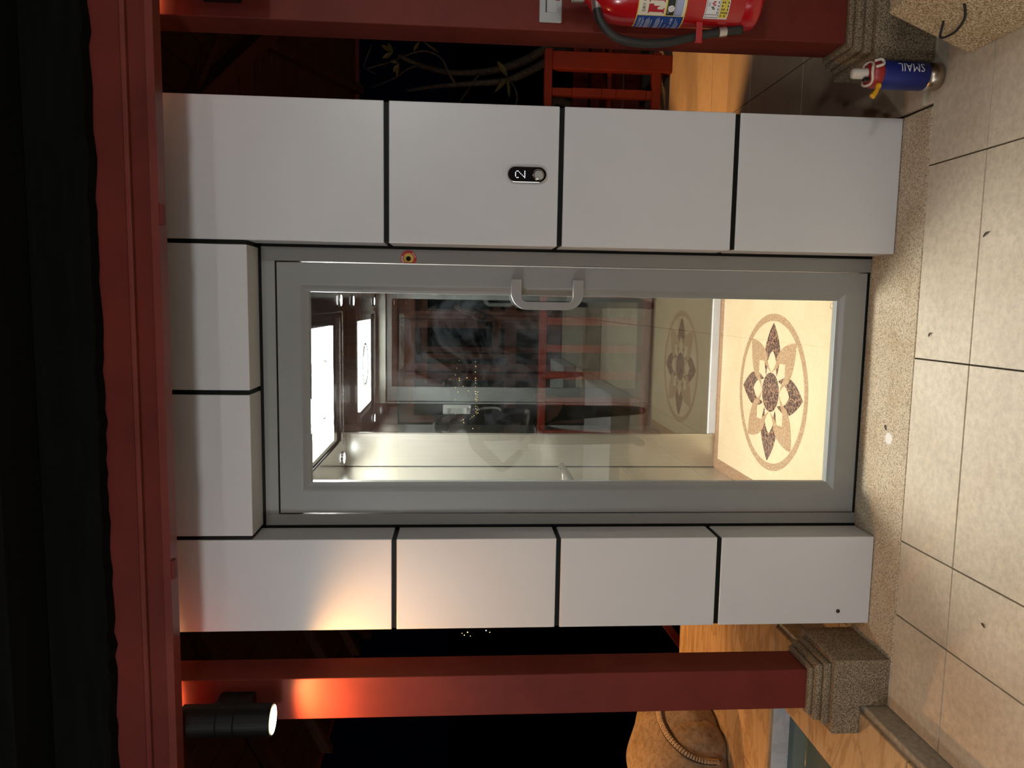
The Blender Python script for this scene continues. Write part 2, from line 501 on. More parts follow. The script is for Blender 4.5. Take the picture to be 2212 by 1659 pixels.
# washed pebble strip in front of the lift
obj('pebble_strip', box(-.86, .938, -.1466, .145, -.012, .0015, .003), M['wash'], floor, label='washed pebble threshold strip in front of the lift door')

# ---- raised pool edge at the left
edge = struct(obj('kerb', box(-1.34, -1.02, -3.4, .54, -.3, .078, .004), M['kerbface']), 'raised pool kerb with grey cement riser')
yy = -3.4
while yy < .53:
    y2 = min(yy + .6, .54)
    obj('coping_slab', box(-1.345, -1.045, yy + .002, y2 - .002, .078, .092, .002, 1), M['coping'], edge)
    yy = y2
plat = struct(obj('platform', box(-4.2, -1.02, .56, 1.86, -.3, .078), M['kerbface']), 'raised platform of veined marble slabs beyond the pool')
xs = [-4.2, -3.6, -3.0, -2.4, -1.8, -1.02]
for i in range(5):
    for (a, b) in ((.545, .98), (.98, 1.42), (1.42, 1.86)):
        obj('coping_slab', box(xs[i] + .002, xs[i + 1] - .002, a + .0015, b - .0015, .078, .092, .002, 1), M['coping'], plat)
obj('pool_wall', box(-4.2, -1.342, .54, .562, -.3, .0785, .002), M['poolwall'], plat, label='pale marble pool wall above the waterline')
struct(obj('pool_water', box(-4.2, -1.342, -3.4, .54, -.28, .006), M['water']), 'dark blue pool water at the left of the terrace')

# ---- the house behind the photographer (seen only as a reflection)
YH = -4.85
house = struct(obj('wall_rear', box(-3.4, 3.2, YH - .35, YH - .25, -.01, 3.3), M['room_dark']), 'house front with dark wooden glazed doors')
obj('lintel', box(-3.4, 3.2, YH - .2, YH + .08, 2.08, 2.32, .01), M['doorwood'], house)
obj('frieze', box(-3.4, 3.2, YH - .2, YH - .02, 2.32, 3.3), M['doorwood'], house)
for x0, x1 in ((-3.4, -.93), (2.30, 3.2)):
    obj('wall_panel', box(x0, x1, YH - .2, YH, 0, 2.08), M['housewall'], house)
for k in range(6):
    x0 = -.91 + k * .533; x1 = x0 + .515
    leaf = thing('folding_door', 'dark wooden folding door leaf with two glass panes, %s from the pool side' % ['first', 'second', 'third', 'fourth', 'fifth', 'sixth'][k], 'door', ((x0 + x1) / 2, YH, 0), 'folding doors of the house')
    for a, b in ((x0, x0 + .075), (x1 - .075, x1)):
        obj('stile', box(a, b, YH - .04, YH, .02, 2.07, .004), M['doorwood'], leaf)
    for a, b in ((.02, .2), (.88, 1.0), (1.92, 2.07)):
        obj('rail', box(x0 + .075, x1 - .075, YH - .04, YH, a, b, .004), M['doorwood'], leaf)
    for a, b in ((.2, .88), (1.0, 1.92)):
        obj('pane', box(x0 + .072, x1 - .072, YH - .023, YH - .017, a - .003, b + .003), M['window_glass'], leaf)
obj('marble_ledge', box(-1.7, -.45, YH, -3.5, -.01, .16, .006), M['ledge'], house, label='white marble step by the doors')
tc = struct(obj('ceiling', box(-3.4, 3.2, YH - .2, -2.0, 2.92, 2.98), M['terrace_ceiling']), 'dark wooden ceiling over the rear half of the terrace')
def terrace_lamp(x, y, label):
    t = thing('ceiling_lamp', label, 'lamp', (x, y, 2.92), 'terrace ceiling lamps')
    obj('housing', lathe([(.20, 0), (.20, -.05), (.185, -.06)], (x, y, 2.92), n=40), M['plate'], t, smooth=False)
    obj('diffuser', lathe([(.18, -.055), (.17, -.075), (.12, -.085), (.0005, -.088)], (x, y, 2.92), n=40, cap=False), M['ceil_emit'], t, smooth=True)
    ld = bpy.data.lights.new('terrace_lamp_light', 'AREA'); ld.shape = 'DISK'; ld.size = .36; ld.energy = L_TERRACE; ld.color = FRONT
    lo = bpy.data.objects.new('terrace_lamp_light', ld); COL.objects.link(lo); lo.location = (0, 0, -.1); lo.parent = t
def fill_window(n_, x0, x1, z0, z1, label):  # glowing panes added out of view as low front light on the lift
    t = struct(obj('window_%d' % n_, box(x0, x1, YH + .001, YH + .012, z0, z1), M['fillpane']), label)
    wf = .05
    for a, b_, c, d_ in ((x0 - wf, x1 + wf, z0 - wf, z0), (x0 - wf, x1 + wf, z1, z1 + wf), (x0 - wf, x0, z0, z1), (x1, x1 + wf, z0, z1)):
        obj('window_frame', box(a, b_, YH, YH + .05, c, d_, .004), M['doorwood'], t)
    xm = (x0 + x1) / 2; zm = z0 + (z1 - z0) * .6
    obj('mullion', box(xm - .018, xm + .018, YH, YH + .04, z0, z1, .003), M['doorwood'], t)
    obj('transom', box(x0, x1, YH, YH + .04, zm - .018, zm + .018, .003), M['doorwood'], t)
fill_window(1, -3.25, -2.05, .55, 1.95, 'unseen house window added to light the lift front, pool side')
fill_window(2, 2.42, 3.12, .35, 2.0, 'unseen house window added to light the lift front, far side')
def globe(x, y, mat, label):  # unseen lamps added so the lift front is brighter towards the top
    t = thing('fill_globe_lamp', label, 'lamp', (x, y, 2.92), 'added globe lamps')
    obj('cord', tube([(x, y, 2.92), (x, y, 2.18)], .006, 8), M['lampblack'], t)
    obj('cap', lathe([(.05, 2.18), (.07, 2.145), (.075, 2.125)], (x, y, 0), n=24), M['lampblack'], t)
    obj('globe', blob((x, y, 1.98), .16, .16, .16, 3), mat, t, smooth=True)
FILL_GLOBES = ((-2.05, -3.35, 'globe', 'unseen globe lamp added to light the lift front, pool side'), (2.0, -3.35, 'globe_dim', 'unseen globe lamp added to light the lift front, extinguisher side'))
terrace_lamp(-.75, -4.1, 'round white ceiling lamp above the pool side of the terrace')
terrace_lamp(1.1, -4.1, 'round white ceiling lamp above the extinguisher side of the terrace')
for gx, gy, gm, gl in FILL_GLOBES: globe(gx, gy, M[gm], gl)

# ---- roof over the lift: four slopes of boards
EZ, RZ = 2.36, 3.35
ex0, ex1, ey0, ey1 = -2.72, 3.3, -.30, 4.2
rx0, rx1, ry = -.7, 1.1, 2.0
roof = group_empty('roof', 'dark boarded underside of the roof over the lift')
def slope(a0, a1, b0, b1, n, mat, name='roof_board'):
    a0, a1, b0, b1 = map(Vector, (a0, a1, b0, b1))
    for k in range(n):
        s, e = k / n + .0015, (k + 1) / n - .0015
        p = [a0.lerp(b0, s), a1.lerp(b1, s), a1.lerp(b1, e), a0.lerp(b0, e)]
        up = Vector((0, 0, .02)); b = bmesh.new()
        lo = [b.verts.new(q) for q in p]; hi = [b.verts.new(q + up) for q in p]
        b.faces.new(lo); b.faces.new(hi[::-1])
        for i in range(4): b.faces.new((lo[i], hi[i], hi[(i + 1) % 4], lo[(i + 1) % 4]))
        obj(name, b, mat, roof)
slope((ex0, ey0, EZ), (ex0, ey1, EZ), (rx0, ry, RZ), (rx0, ry + .01, RZ), 15, M['roofwood'])
slope((ex1, ey1, EZ), (ex1, ey0, EZ), (rx1, ry + .01, RZ), (rx1, ry, RZ), 15, M['roofwood'])
slope((ex0, ey1, EZ), (ex1, ey1, EZ), (rx0, ry, RZ), (rx1, ry, RZ), 15, M['rafter'])
slope((ex1, ey0, EZ + .45), (ex0, ey0, EZ + .45), (rx1, ry, RZ), (rx0, ry, RZ), 10, M['rafter'])
b = bmesh.new()
def beam_between(p, q, wd, ht, mat, name, parent):
    p, q = Vector(p), Vector(q); t = (q - p).normalized(); s = t.cross(Vector((0, 0, 1))).normalized() * (wd / 2); h = Vector((0, 0, ht))
    b = bmesh.new()
    A = [b.verts.new(x) for x in (p - s - h, p + s - h, p + s, p - s)]
    B = [b.verts.new(x) for x in (q - s - h, q + s - h, q + s, q - s)]
    b.faces.new(A); b.faces.new(B[::-1])
    for i in range(4): b.faces.new((A[i], B[i], B[(i + 1) % 4], A[(i + 1) % 4]))
    return obj(name, b, mat, parent)
for y in (.25, .95, 1.65):
    f = (y - ey0) / (ry - ey0)
    beam_between((ex0 + .03, y, EZ), (ex0 + (rx0 - ex0) * f, y, EZ + (RZ - EZ) * f), .07, .07, M['rafter'], 'rafter', roof)
for y in (2.4, 3.1, 3.8):
    f = (ey1 - y) / (ey1 - ry)
    for e, r in ((ex0, rx0), (ex1, rx1)):
        beam_between((e, y, EZ), (e + (r - e) * f, y, EZ + (RZ - EZ) * f), .07, .07, M['rafter'], 'rafter', roof)
for x in (-1.9, -1.1, -.3, .5, 1.3, 2.1, 2.8):
    f = min(1, (x - ex0) / (rx0 - ex0), (ex1 - x) / (ex1 - rx1))
    beam_between((x, ey1, EZ), (x, ey1 + (ry - ey1) * f, EZ + (RZ - EZ) * f), .07, .07, M['rafter'], 'rafter', roof)
for e, r in ((ex0, rx0), (ex1, rx1)):
    beam_between((e, ey1, EZ), (r, ry, RZ), .11, .12, M['rafter'], 'hip_rafter', roof)
obj('fascia', box(ex0 - .02, ex1 + .02, ey1 - .0, ey1 + .03, EZ - .03, EZ + .10), M['redbeam'], roof)
obj('fascia', box(ex0 - .03, ex0, ey0, ey1 + .03, EZ - .012, EZ + .06), M['redbeam'], roof)
obj('fascia', box(ex1, ex1 + .03, ey0, ey1 + .03, EZ - .02, EZ + .06), M['redbeam'], roof)
obj('wall_plate', box(-1.06, 1.28, 2.15, 2.27, 2.62, 2.78, .006), M['redbeam'], roof)

# ================================================================== BEAM AND POSTS
def profile_x(pts, x0, x1, bev=0.):
    return prism(pts, x0, x1, 'X', bev)
beam = thing('lintel_beam', 'dark red moulded wooden beam spanning the terrace in front of the lift', 'beam', (.11, -.30, 2.262))
obj('lower_lip', profile_x([(-.322, 2.262), (-.322, 2.283), (-.318, 2.285), (-.27, 2.285), (-.27, 2.262)], -2.6, 3.1), M['redlip_shine'], beam)
obj('middle_band', box(-2.6, 3.1, -.308, -.27, 2.285, 2.335), M['redbeam'], beam)
obj('upper_lip', profile_x([(-.324, 2.333), (-.328, 2.338), (-.328, 2.344), (-.321, 2.349), (-.27, 2.349), (-.27, 2.333)], -2.6, 3.1), M['redlip_shine'], beam)
obj('upper_band', box(-2.6, 3.1, -.32, -.27, 2.349, 2.66), M['redbeam'], beam)
for x in (.535, -.46):
    obj('cleat', box(x - .028, x + .028, -.318, -.295, 2.254, 2.264, .002), M['red'], beam)
# rough black board in front of the beam
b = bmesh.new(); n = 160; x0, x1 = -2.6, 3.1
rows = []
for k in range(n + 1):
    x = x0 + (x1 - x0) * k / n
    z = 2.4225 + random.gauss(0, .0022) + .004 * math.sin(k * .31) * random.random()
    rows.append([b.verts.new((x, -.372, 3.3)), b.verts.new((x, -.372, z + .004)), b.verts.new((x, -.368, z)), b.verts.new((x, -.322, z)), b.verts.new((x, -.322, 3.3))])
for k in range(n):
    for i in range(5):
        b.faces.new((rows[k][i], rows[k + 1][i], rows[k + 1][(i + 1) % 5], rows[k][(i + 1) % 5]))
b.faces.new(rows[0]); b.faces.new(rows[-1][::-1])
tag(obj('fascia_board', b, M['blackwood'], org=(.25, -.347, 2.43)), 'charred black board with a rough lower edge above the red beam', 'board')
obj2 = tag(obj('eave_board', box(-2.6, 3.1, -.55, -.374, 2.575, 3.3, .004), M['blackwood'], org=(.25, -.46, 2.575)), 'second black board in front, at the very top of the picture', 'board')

def pedestal(t, cx, cy, notch=False):
    x0, x1, y0, y1 = cx - .13, cx + .13, cy - .13, cy + .13
    if notch:    # the left one rides up on the pool kerb
        pts = [(x0, .094), (x0, .185), (x0 + .004, .19), (x1 - .004, .19), (x1, .185), (x1, 0.), (-1.018, 0.), (-1.018, .094)]
        obj('plinth', prism(pts, y0, y1, 'Y', .004), M['pedestal'], t)
    else:
        obj('plinth', box(x0, x1, y0, y1, 0., .19, .006), M['pedestal'], t)
    obj('upper_step', box(x0 + .022, x1 - .022, y0 + .022, y1 - .022, .19, .214, .005), M['pedestal'], t)
    obj('collar', box(x0 + .03, x1 - .03, y0 + .03, y1 - .03, .214, .240, .009), M['pedestal'], t)
    obj('cap', box(x0 + .044, x1 - .044, y0 + .044, y1 - .044, .240, .256, .006), M['pedestal'], t)

def post(cx, cy, top, label, notch=False):
    t = thing('wooden_post', label, 'post', (cx, cy, 0), 'square red posts')
    pedestal(t, cx, cy, notch)
    obj('shaft', box(cx - .07, cx + .07, cy - .07, cy + .07, .256, top, .003), M['red'], t)
    return t
PL = post(-.985, -.01, 2.66, 'dark red square post with the lit wall lamp, standing by the pool kerb', True)
PR = post(1.205, -.01, 2.66, 'dark red square post carrying the fire extinguisher')
post(-.985, 2.21, 2.62, 'dark red square rear post hidden behind the lift, pool side')
post(1.205 - .25, 2.21, 2.62, 'dark red square rear post hidden behind the lift, extinguisher side')

def sconce(cx, fy, z0, z1, label, up, down, power, color=WARM):
    """an up-and-down wall lamp on the front (-Y) face of a post"""
    cy = fy - .118
    t = thing('wall_lamp', label, 'lamp', (cx, fy, (z0 + z1) / 2), 'cylindrical wall lamps')
    zc = (z0 + z1) / 2
    obj('bracket', box(cx - .032, cx + .032, fy - .075, fy, zc - .055, zc + .055, .006), M['lampblack'], t)
    r = .049
    b = lathe([(r - .004, z0 + .006), (r - .004, z0), (r, z0), (r, zc - .028), (r - .002, zc - .026), (r, zc - .024), (r, zc + .024), (r - .002, zc + .026), (r, zc + .028), (r, z1), (r - .004, z1), (r - .004, z1 - .006)], (cx, cy, 0), n=40)
    obj('body', b, M['lampblack'], t, smooth=False)
    for z, s, on in ((z0, -1, down), (z1, 1, up)):
        obj('lens', lathe([(r - .006, 0), (r - .012, .0015 * 1)], (cx, cy, z + s * .0005 - (.0015 if s < 0 else 0)), n=32), M['lamplens'] if on else M['blackglass'], t)
        if on:
            ld = bpy.data.lights.new('wall_lamp_light', 'SPOT'); ld.energy = power * 4; ld.color = color
            ld.spot_size = math.radians(168); ld.spot_blend = .55; ld.shadow_soft_size = .025
            lo = bpy.data.objects.new('wall_lamp_light', ld); COL.objects.link(lo); lo.parent = t
            lo.location = Vector((cx, cy, z + s * .014)) - Vector((cx, fy, zc))
            lo.rotation_euler = (0, 0, 0) if s < 0 else (math.pi, 0, 0)
    return t
sconce(-.985, -.08, 2.018, 2.288, 'black cylinder wall lamp shining up and down the left post', True, True, L_SCONCE)
sconce(1.205, -.08, 2.018, 2.288, 'black cylinder wall lamp high on the extinguisher post', True, False, L_SCONCE * .45)
# wall lamps on the rear face of the lift tower, lighting the back of the terrace
def rear_lamp(cx, fy, label, z0=1.75, z1=2.0, sy=1):
    r = .049; zc = (z0 + z1) / 2
    t = thing('wall_lamp', label, 'lamp', (cx, fy, zc), 'cylindrical wall lamps')
    py = fy + sy * .10
    obj('bracket', box(cx - .03, cx + .03, min(fy, py), max(fy, py), zc - .055, zc + .055, .005), M['lampblack'], t)
    obj('body', lathe([(r - .004, z0), (r, z0), (r, z1), (r - .004, z1)], (cx, py, 0), n=32), M['lampblack'], t)
    obj('lens', lathe([(r - .006, 0), (r - .01, .001)], (cx, py, z0 - .0015), n=32), M['lamplens'], t)
    ld = bpy.data.lights.new('wall_lamp_light', 'SPOT'); ld.energy = L_BACK * 4; ld.color = WARM; ld.spot_size = math.radians(155); ld.spot_blend = .6; ld.shadow_soft_size = .04
    lo = bpy.data.objects.new('wall_lamp_light', ld); COL.objects.link(lo); lo.parent = t; lo.location = (0, sy * .10, z0 - zc - .034)
rear_lamp(.72, 1.74, 'black cylinder wall lamp on the back of the lift, balustrade side')
rear_lamp(-.70, 1.74, 'black cylinder wall lamp on the back of the lift, pool side')
post(-2.86, 1.70, 2.36, 'dark red square corner post at the far end of the marble platform')
rear_lamp(-2.86, 1.63, 'black cylinder wall lamp on the corner post beyond the sculpture', 1.75, 2.0, -1)

# ================================================================== THE LIFT
lift = thing('elevator_tower', 'white panelled lift tower with black joints between the two red posts', 'elevator', (.07, .9, 0))
G2 = .0080
def panel(x0, x1, z0, z1):
    obj('cladding_panel', box(x0, x1, 0., D, z0, z1, .0025, 2), M['panel'], lift)
ZR = [.004, .558, 1.131, 1.6858, TOPZ]; ZLf = [.004, .5537, 1.1097, 1.6618, TOPZ]
for k in range(4):
    panel(XRI, XRO, ZR[k] + (G2 if k else 0), ZR[k + 1] - (G2 if k < 3 else 0))
    panel(XLO, XLI, ZLf[k] + (G2 if k else 0), ZLf[k + 1] - (G2 if k < 3 else 0))
panel(.0112 + .0075, XRI - .014, HZ, TOPZ)
panel(XLI + .013, .0112 - .0075, HZ, TOPZ)
for x0, x1, z0, z1 in ((XRI + .004, XRO - .004, 0., TOPZ - .004), (XLO + .004, XLI - .004, 0., TOPZ - .004), (XLI - .004, XRI + .004, HZ + .004, TOPZ - .004)):
    obj('joint_sealant', box(x0, x1, .0045, D + .02, z0, z1), M['seal'], lift)
# tower sides, back and top
for x0, x1 in ((XLO, XLO + .03), (XRO - .03, XRO)):
    obj('side_cladding', box(x0, x1, D + .021, 1.74, .004, TOPZ - .002), M['panel'], lift)
obj('tower_roof', box(XLO, XRO, 0.0, 1.74, TOPZ + .001, TOPZ + .03), M['panel'], lift)
obj('back_cladding', box(XLO + .03, -.60, 1.70, 1.74, .004, TOPZ - .002), M['panel'], lift)
obj('back_cladding', box(.46, XRO - .03, 1.70, 1.74, .004, TOPZ - .002), M['panel'], lift)
obj('back_cladding', box(-.60, .46, 1.70, 1.74, 2.13, TOPZ - .002), M['panel'], lift)
# door frame
JR, JL, HD = .441, -.428, 2.069
obj('frame_jamb', box(JR, XRI - .009, D + .001, .21, .004, 2.113, .001), M['frame'], lift)
obj('frame_jamb', box(XLI + .009, JL, D + .001, .21, .004, 2.113, .001), M['frame'], lift)
obj('frame_head', box(JL, JR, D + .001, .21, HD, 2.113, .001), M['frame'], lift)
obj('frame_sealant', box(XLI, XRI, D - .001, .20, 2.1132, HZ + .002), M['seal'], lift)
for a, b_ in ((XRI - .0088, XRI + .002), (XLI - .002, XLI + .0088)):
    obj('frame_sealant', box(a, b_, D - .001, .20, .004, HZ), M['seal'], lift)
obj('sill_plate', box(XLI, XRI, .146, .215, -.004, .003), M['seal'], lift, label='black door sill')

# ---- cabin
CX0, CX1, CY0, CY1, CZ = -.594, .435, .225, 1.655, 2.065
GX0 = -.408
cab = thing('elevator_cabin', 'bright lift cabin with steel walls, glass back and inlaid marble floor', 'elevator', ((CX0 + CX1) / 2, .94, 0))
fl = obj('cabin_floor', box(CX0, CX1, .205, CY1 + .03, -.04, 0.), M['cream'], cab)
def inlay(pts, z, mat, name):
    b = prism(pts, 0.0001, z, 'Z'); bmesh.ops.triangulate(b, faces=b.faces[:]); obj(name, b, mat, fl)
# border strips
obj('border_strip', box(CX0, CX1, 1.600, CY1, 0, .0008), M['brownborder'], fl)
obj('border_strip', box(CX0, -.534, .26, 1.600, 0, .0008), M['brownborder'], fl)
obj('border_strip', box(.375, CX1, .26, 1.600, 0, .0008), M['brownborder'], fl)
obj('border_strip', box(CX0, CX1, .205, .26, 0, .0008), M['brownborder'], fl)
MX, MY = -.08, .937
# ring
b = bmesh.new(); n = 96
def ringpts(r): return [(MX + r * math.cos(2 * math.pi * k / n), MY + r * 1.04 * math.sin(2 * math.pi * k / n)) for k in range(n)]
ro, ri = ringpts(.366), ringpts(.332)
A = [b.verts.new((x, y, .0008)) for x, y in ro]; B = [b.verts.new((x, y, .0008)) for x, y in ri]
for k in range(n): b.faces.new((A[k], A[(k + 1) % n], B[(k + 1) % n], B[k]))
obj('inlay_ring', b, M['tan'], fl)
def rot(pts, a):
    c, s = math.cos(a), math.sin(a); return [(MX + x * c - y * s, MY + (x * s + y * c) * 1.03) for x, y in pts]
def arc(p, q, bulge, n=8):
    """points from p to q, bowed to the left by bulge"""
    (x0, y0), (x1, y1) = p, q; dx, dy = x1 - x0, y1 - y0; L = math.hypot(dx, dy)
    return [(x0 + dx * t - dy / L * bulge * 4 * t * (1 - t), y0 + dy * t + dx / L * bulge * 4 * t * (1 - t)) for t in [k / n for k in range(n)]]
def mirrored(half):
    """half outline above the x axis, first and last point on the axis"""
    return half + [(x, -y) for x, y in half[-2:0:-1]]
dark = mirrored(arc((.325, 0), (.214, .077), -.007) + arc((.214, .077), (.078, .058), -.013) + arc((.078, .058), (.132, .050), -.004) + arc((.132, .050), (.195, 0), .007) + [(.195, 0)])
for k in range(4):
    inlay(rot(dark, k * math.pi / 2), .0006, M['dark_inlay'], 'inlay_petal')
c45 = math.cos(math.pi / 4)
def diag(p): return ((p[0] + p[1]) * c45, (p[1] - p[0]) * c45)      # into the petal's own axes
th_ = [diag(p) for p in ((.238, .238), (.172, .226)[::-1], (.172, .055), (.094, .002), (.142, .088), (.142, .142))]
th_[1] = diag((.226, .145))
th_ = [(x, -y) for x, y in th_]; th_[0] = (th_[0][0], 0.); th_[-1] = (th_[-1][0], 0.)
tanp = mirrored(arc(th_[0], th_[1], -.004) + arc(th_[1], th_[2], -.008) + arc(th_[2], th_[3], .010) + arc(th_[3], th_[4], -.006) + arc(th_[4], th_[5], -.002) + [th_[5]])
for k in range(4):
    inlay(rot(tanp, math.pi / 4 + k * math.pi / 2), .0010, M['tan'], 'inlay_petal')
cp = [(MX + .092 * math.cos(2 * math.pi * k / 48), MY + .092 * math.sin(2 * math.pi * k / 48)) for k in range(48)]
inlay(cp, .0013, M['dark_inlay'], 'inlay_disc')
mk = at(1797, 661, Z=0)
obj('maker_mark', tube([(mk.x + .011 * math.cos(2 * math.pi * k / 24), mk.y + .011 * math.sin(2 * math.pi * k / 24), .0006) for k in range(24)], .0008, 5, closed=True), M['dark_inlay'], fl)
# walls
obj('steel_wall', box(CX0 - .012, CX0, CY0, CY1, 0, CZ), M['steel'], cab, label='brushed steel side wall')
obj('steel_wall', box(CX1, CX1 + .012, CY0, CY1, 0, CZ), M['steel'], cab)
obj('steel_back_panel', box(CX0, GX0, CY1, CY1 + .012, 0, CZ), M['steel'], cab, label='narrow brushed steel back panel')
obj('front_return', box(CX0, -.435, CY0 - .012, CY0, 0, CZ), M['steel_dark'], cab)
obj('front_header', box(-.435, CX1, CY0 - .012, CY0, 2.0, CZ), M['steel'], cab)
obj('back_glass', box(GX0, CX1, CY1 + .002, CY1 + .010, .03, CZ), M['glass_back'], cab)
obj('corner_trim', box(CX0, CX0 + .005, CY1 - .005, CY1, 0, CZ), M['lip'], cab)
obj('corner_gap', box(CX0, CX0 + .003, CY1 - .0085, CY1 - .0055, 0, CZ), M['seal'], cab)
obj('glass_edge_trim', box(GX0 - .004, GX0 + .004, CY1 - .004, CY1 + .0015, 0, CZ), M['lip'], cab)
obj('glass_sill', box(GX0 + .005, CX1, CY1 - .004, CY1 + .018, .0, .046, .004), M['white_sill'], cab, label='white silicone bead under the glass')
# ceiling: dark mirror sheet with a framed light panel and downlights
ce = obj('cabin_ceiling', box(CX0, CX1, CY0, CY1 + .012, CZ, CZ + .02), M['steel_dark'], cab)
PX0, PX1, PY0, PY1 = -.362, .192, .64, 1.19
lp = obj('light_panel', box(PX0, PX1, PY0, PY1, CZ - .006, CZ - .0005), M['led'], ce)
ring = tube([(-.085 + .13 * math.cos(2 * math.pi * k / 64), .935 + .13 * math.sin(2 * math.pi * k / 64), CZ - .0068) for k in range(64)], .0065, 6, closed=True)
obj('circle_mark', ring, M['plate'], lp)
sw = tube(smooth_path([(-.085 + .20 * (t - .5) * 1.1, .935 + .055 * math.sin((t - .5) * 6.0), CZ - .0068) for t in [k / 8 for k in range(9)]], 4), .0038, 6)
obj('wave_mark', sw, M['plate'], lp)
for x0, x1, y0, y1 in ((-.425, .255, 1.385, 1.445), (-.425, .255, .40, .46), (-.425, -.40, .46, 1.385), (.23, .255, .46, 1.385)):
    obj('ceiling_trim', box(x0, x1, y0, y1, CZ - .012, CZ - .0002, .001), M['steel_dark'], ce)
obj('ceiling_trim', box(-.43, .26, 1.445, 1.449, CZ - .014, CZ - .0002), M['lip'], ce)
for x, y in ((-.515, 1.50), (.315, 1.44), (-.515, .42), (.315, .42)):
    o = obj('downlight', lathe([(.036, 0), (.036, -.006), (.028, -.008)], (x, y, CZ), n=28), M['chrome'], ce)
    obj('lens', lathe([(.027, -.0085), (.024, -.0095)], (x, y, CZ), n=28), M['spotlens'], o)
    ld = bpy.data.lights.new('downlight_light', 'SPOT'); ld.energy = L_CABIN_SPOT; ld.color = (1, .97, .9); ld.spot_size = math.radians(110); ld.spot_blend = .5; ld.shadow_soft_size = .02
    lo = bpy.data.objects.new('downlight_light', ld); COL.objects.link(lo); lo.parent = cab; lo.location = Vector((x, y, CZ - .035)) - ORG[cab.name]
# handrail on the left wall
hr = obj('handrail', tube([(CX0 + .052, .38, .905), (CX0 + .052, 1.44, .905)], .017, 16), M['chrome'], cab, smooth=True)
for y in (.5, 1.36):
    obj('rail_bracket', tube([(CX0, y, .905), (CX0 + .05, y, .905)], .010, 12), M['chrome'], hr)

# ---- glazed door leaf
door = thing('elevator_door', 'grey metal swing door with tall clear glass pane and pull handle', 'door', (.01, .15, .016))
LX0, LX1, LZ0, LZ1 = -.423, .436, .016, 2.063
IX0, IX1, IZ0, IZ1 = -.316, .339, .116, 1.959
sec = [(0, .018), (.001, .0135), (.004, .0122), (.010, .0098), (.016, .0066), (.021, .0036), (.025, .0017), (.029, .0010), (1, .001), (1, .042), (0, .042)]
def member(c0o, c0i, c1o, c1i, wd, name):
    """one mitred member between two corners (outer, inner), swept profile"""
    b = bmesh.new(); R = []
    for (co, ci) in ((c0o, c0i), (c1o, c1i)):
        r = []
        for s, y in sec:
            f = s if s in (0, 1) else s / wd
            r.append(b.verts.new((ci[0] + (co[0] - ci[0]) * f, D + y, ci[1] + (co[1] - ci[1]) * f)))
        R.append(r)
    n = len(sec)
    for i in range(n): b.faces.new((R[0][i], R[1][i], R[1][(i + 1) % n], R[0][(i + 1) % n]))
    b.faces.new(R[0]); b.faces.new(R[1][::-1])
    obj(name, b, M['frame'], door)
O = [(LX0, LZ0), (LX1, LZ0), (LX1, LZ1), (LX0, LZ1)]; I = [(IX0, IZ0), (IX1, IZ0), (IX1, IZ1), (IX0, IZ1)]
for k, nm in enumerate(('rail', 'stile', 'rail', 'stile')):
    member(O[k], I[k], O[(k + 1) % 4], I[(k + 1) % 4], .1, nm)
obj('glass_pane', box(IX0 - .006, IX1 + .006, D + .018, D + .026, IZ0 - .006, IZ1 + .006), M['glass_door'], door)
# pull handle: flat C-shaped band on two standoffs
def quarter(cx, cz, r, a0, a1, n=8): return [(cx + r * math.cos(a0 + (a1 - a0) * k / n), cz + r * math.sin(a0 + (a1 - a0) * k / n)) for k in range(n + 1)]
hz0, hz1, hx0, hx1 = 1.036, 1.279, .291, .392
P_ = math.pi
outer = [(hx1, hz1)] + quarter(hx0 + .055, hz1 - .055, .055, P_ / 2, P_) + quarter(hx0 + .055, hz0 + .055, .055, P_, 1.5 * P_) + [(hx1, hz0)]
inner = [(hx1, hz0 + .034)] + quarter(hx0 + .045, hz0 + .052, .018, 1.5 * P_, P_) + quarter(hx0 + .045, hz1 - .052, .018, P_, P_ / 2) + [(hx1, hz1 - .034)]
h = obj('handle', prism(outer + inner, D - .056, D - .043, 'Y', .0015), M['handle'], door, label='satin metal pull handle')
for z0, z1 in ((hz1 - .034, hz1), (hz0, hz0 + .034)):
    obj('standoff', box(hx1 - .014, hx1, D - .0435, D + .002, z0 + .002, z1 - .002, .001), M['handle'], h)

# ---- call button on the right column
cb = thing('call_button', 'capsule call button with lit white dot-matrix 2 on the right column', 'button', (.719, 0, 1.240))
def capsule(cx, cz, hw, hh, n=14):
    return quarter(cx, cz + hh - hw, hw, 0, P_, n) + quarter(cx, cz - hh + hw, hw, P_, 2 * P_, n)
obj('bezel', prism(capsule(.719, 1.240, .0245, .0630), -.0130, 0.0003, 'Y', .002), M['chrome'], cb)
obj('display', prism(capsule(.719, 1.240, .0222, .0605), -.0142, -.0115, 'Y', .0006), M['blackglass'], cb)
rows2 = ['.####.', '#....#', '#....#', '....#.', '...#..', '..#...', '.#....', '######']
for r, row in enumerate(rows2):
    for c, ch in enumerate(row):
        if ch == '#':
            obj('display_dot', lathe([(.00135, 0), (.0011, .0005)], (.719 + (c - 2.5) * .0040, -.01425, 1.2630 + (3.5 - r) * .0042), (0, -1, 0), 8), M['digit'], cb)
bt = obj('push_button', lathe([(.0178, 0), (.0178, .002), (.0165, .0035), (.0150, .0035), (.0150, .0018), (.0146, .0018), (.0146, .0040), (.0128, .0048)], (.7185, -.0142, 1.205), (0, -1, 0), 36), M['chrome'], cb)
obj('button_face', lathe([(.0132, 0), (.0126, .0008)], (.7185, -.0188, 1.205), (0, -1, 0), 32), M['handle'], bt)

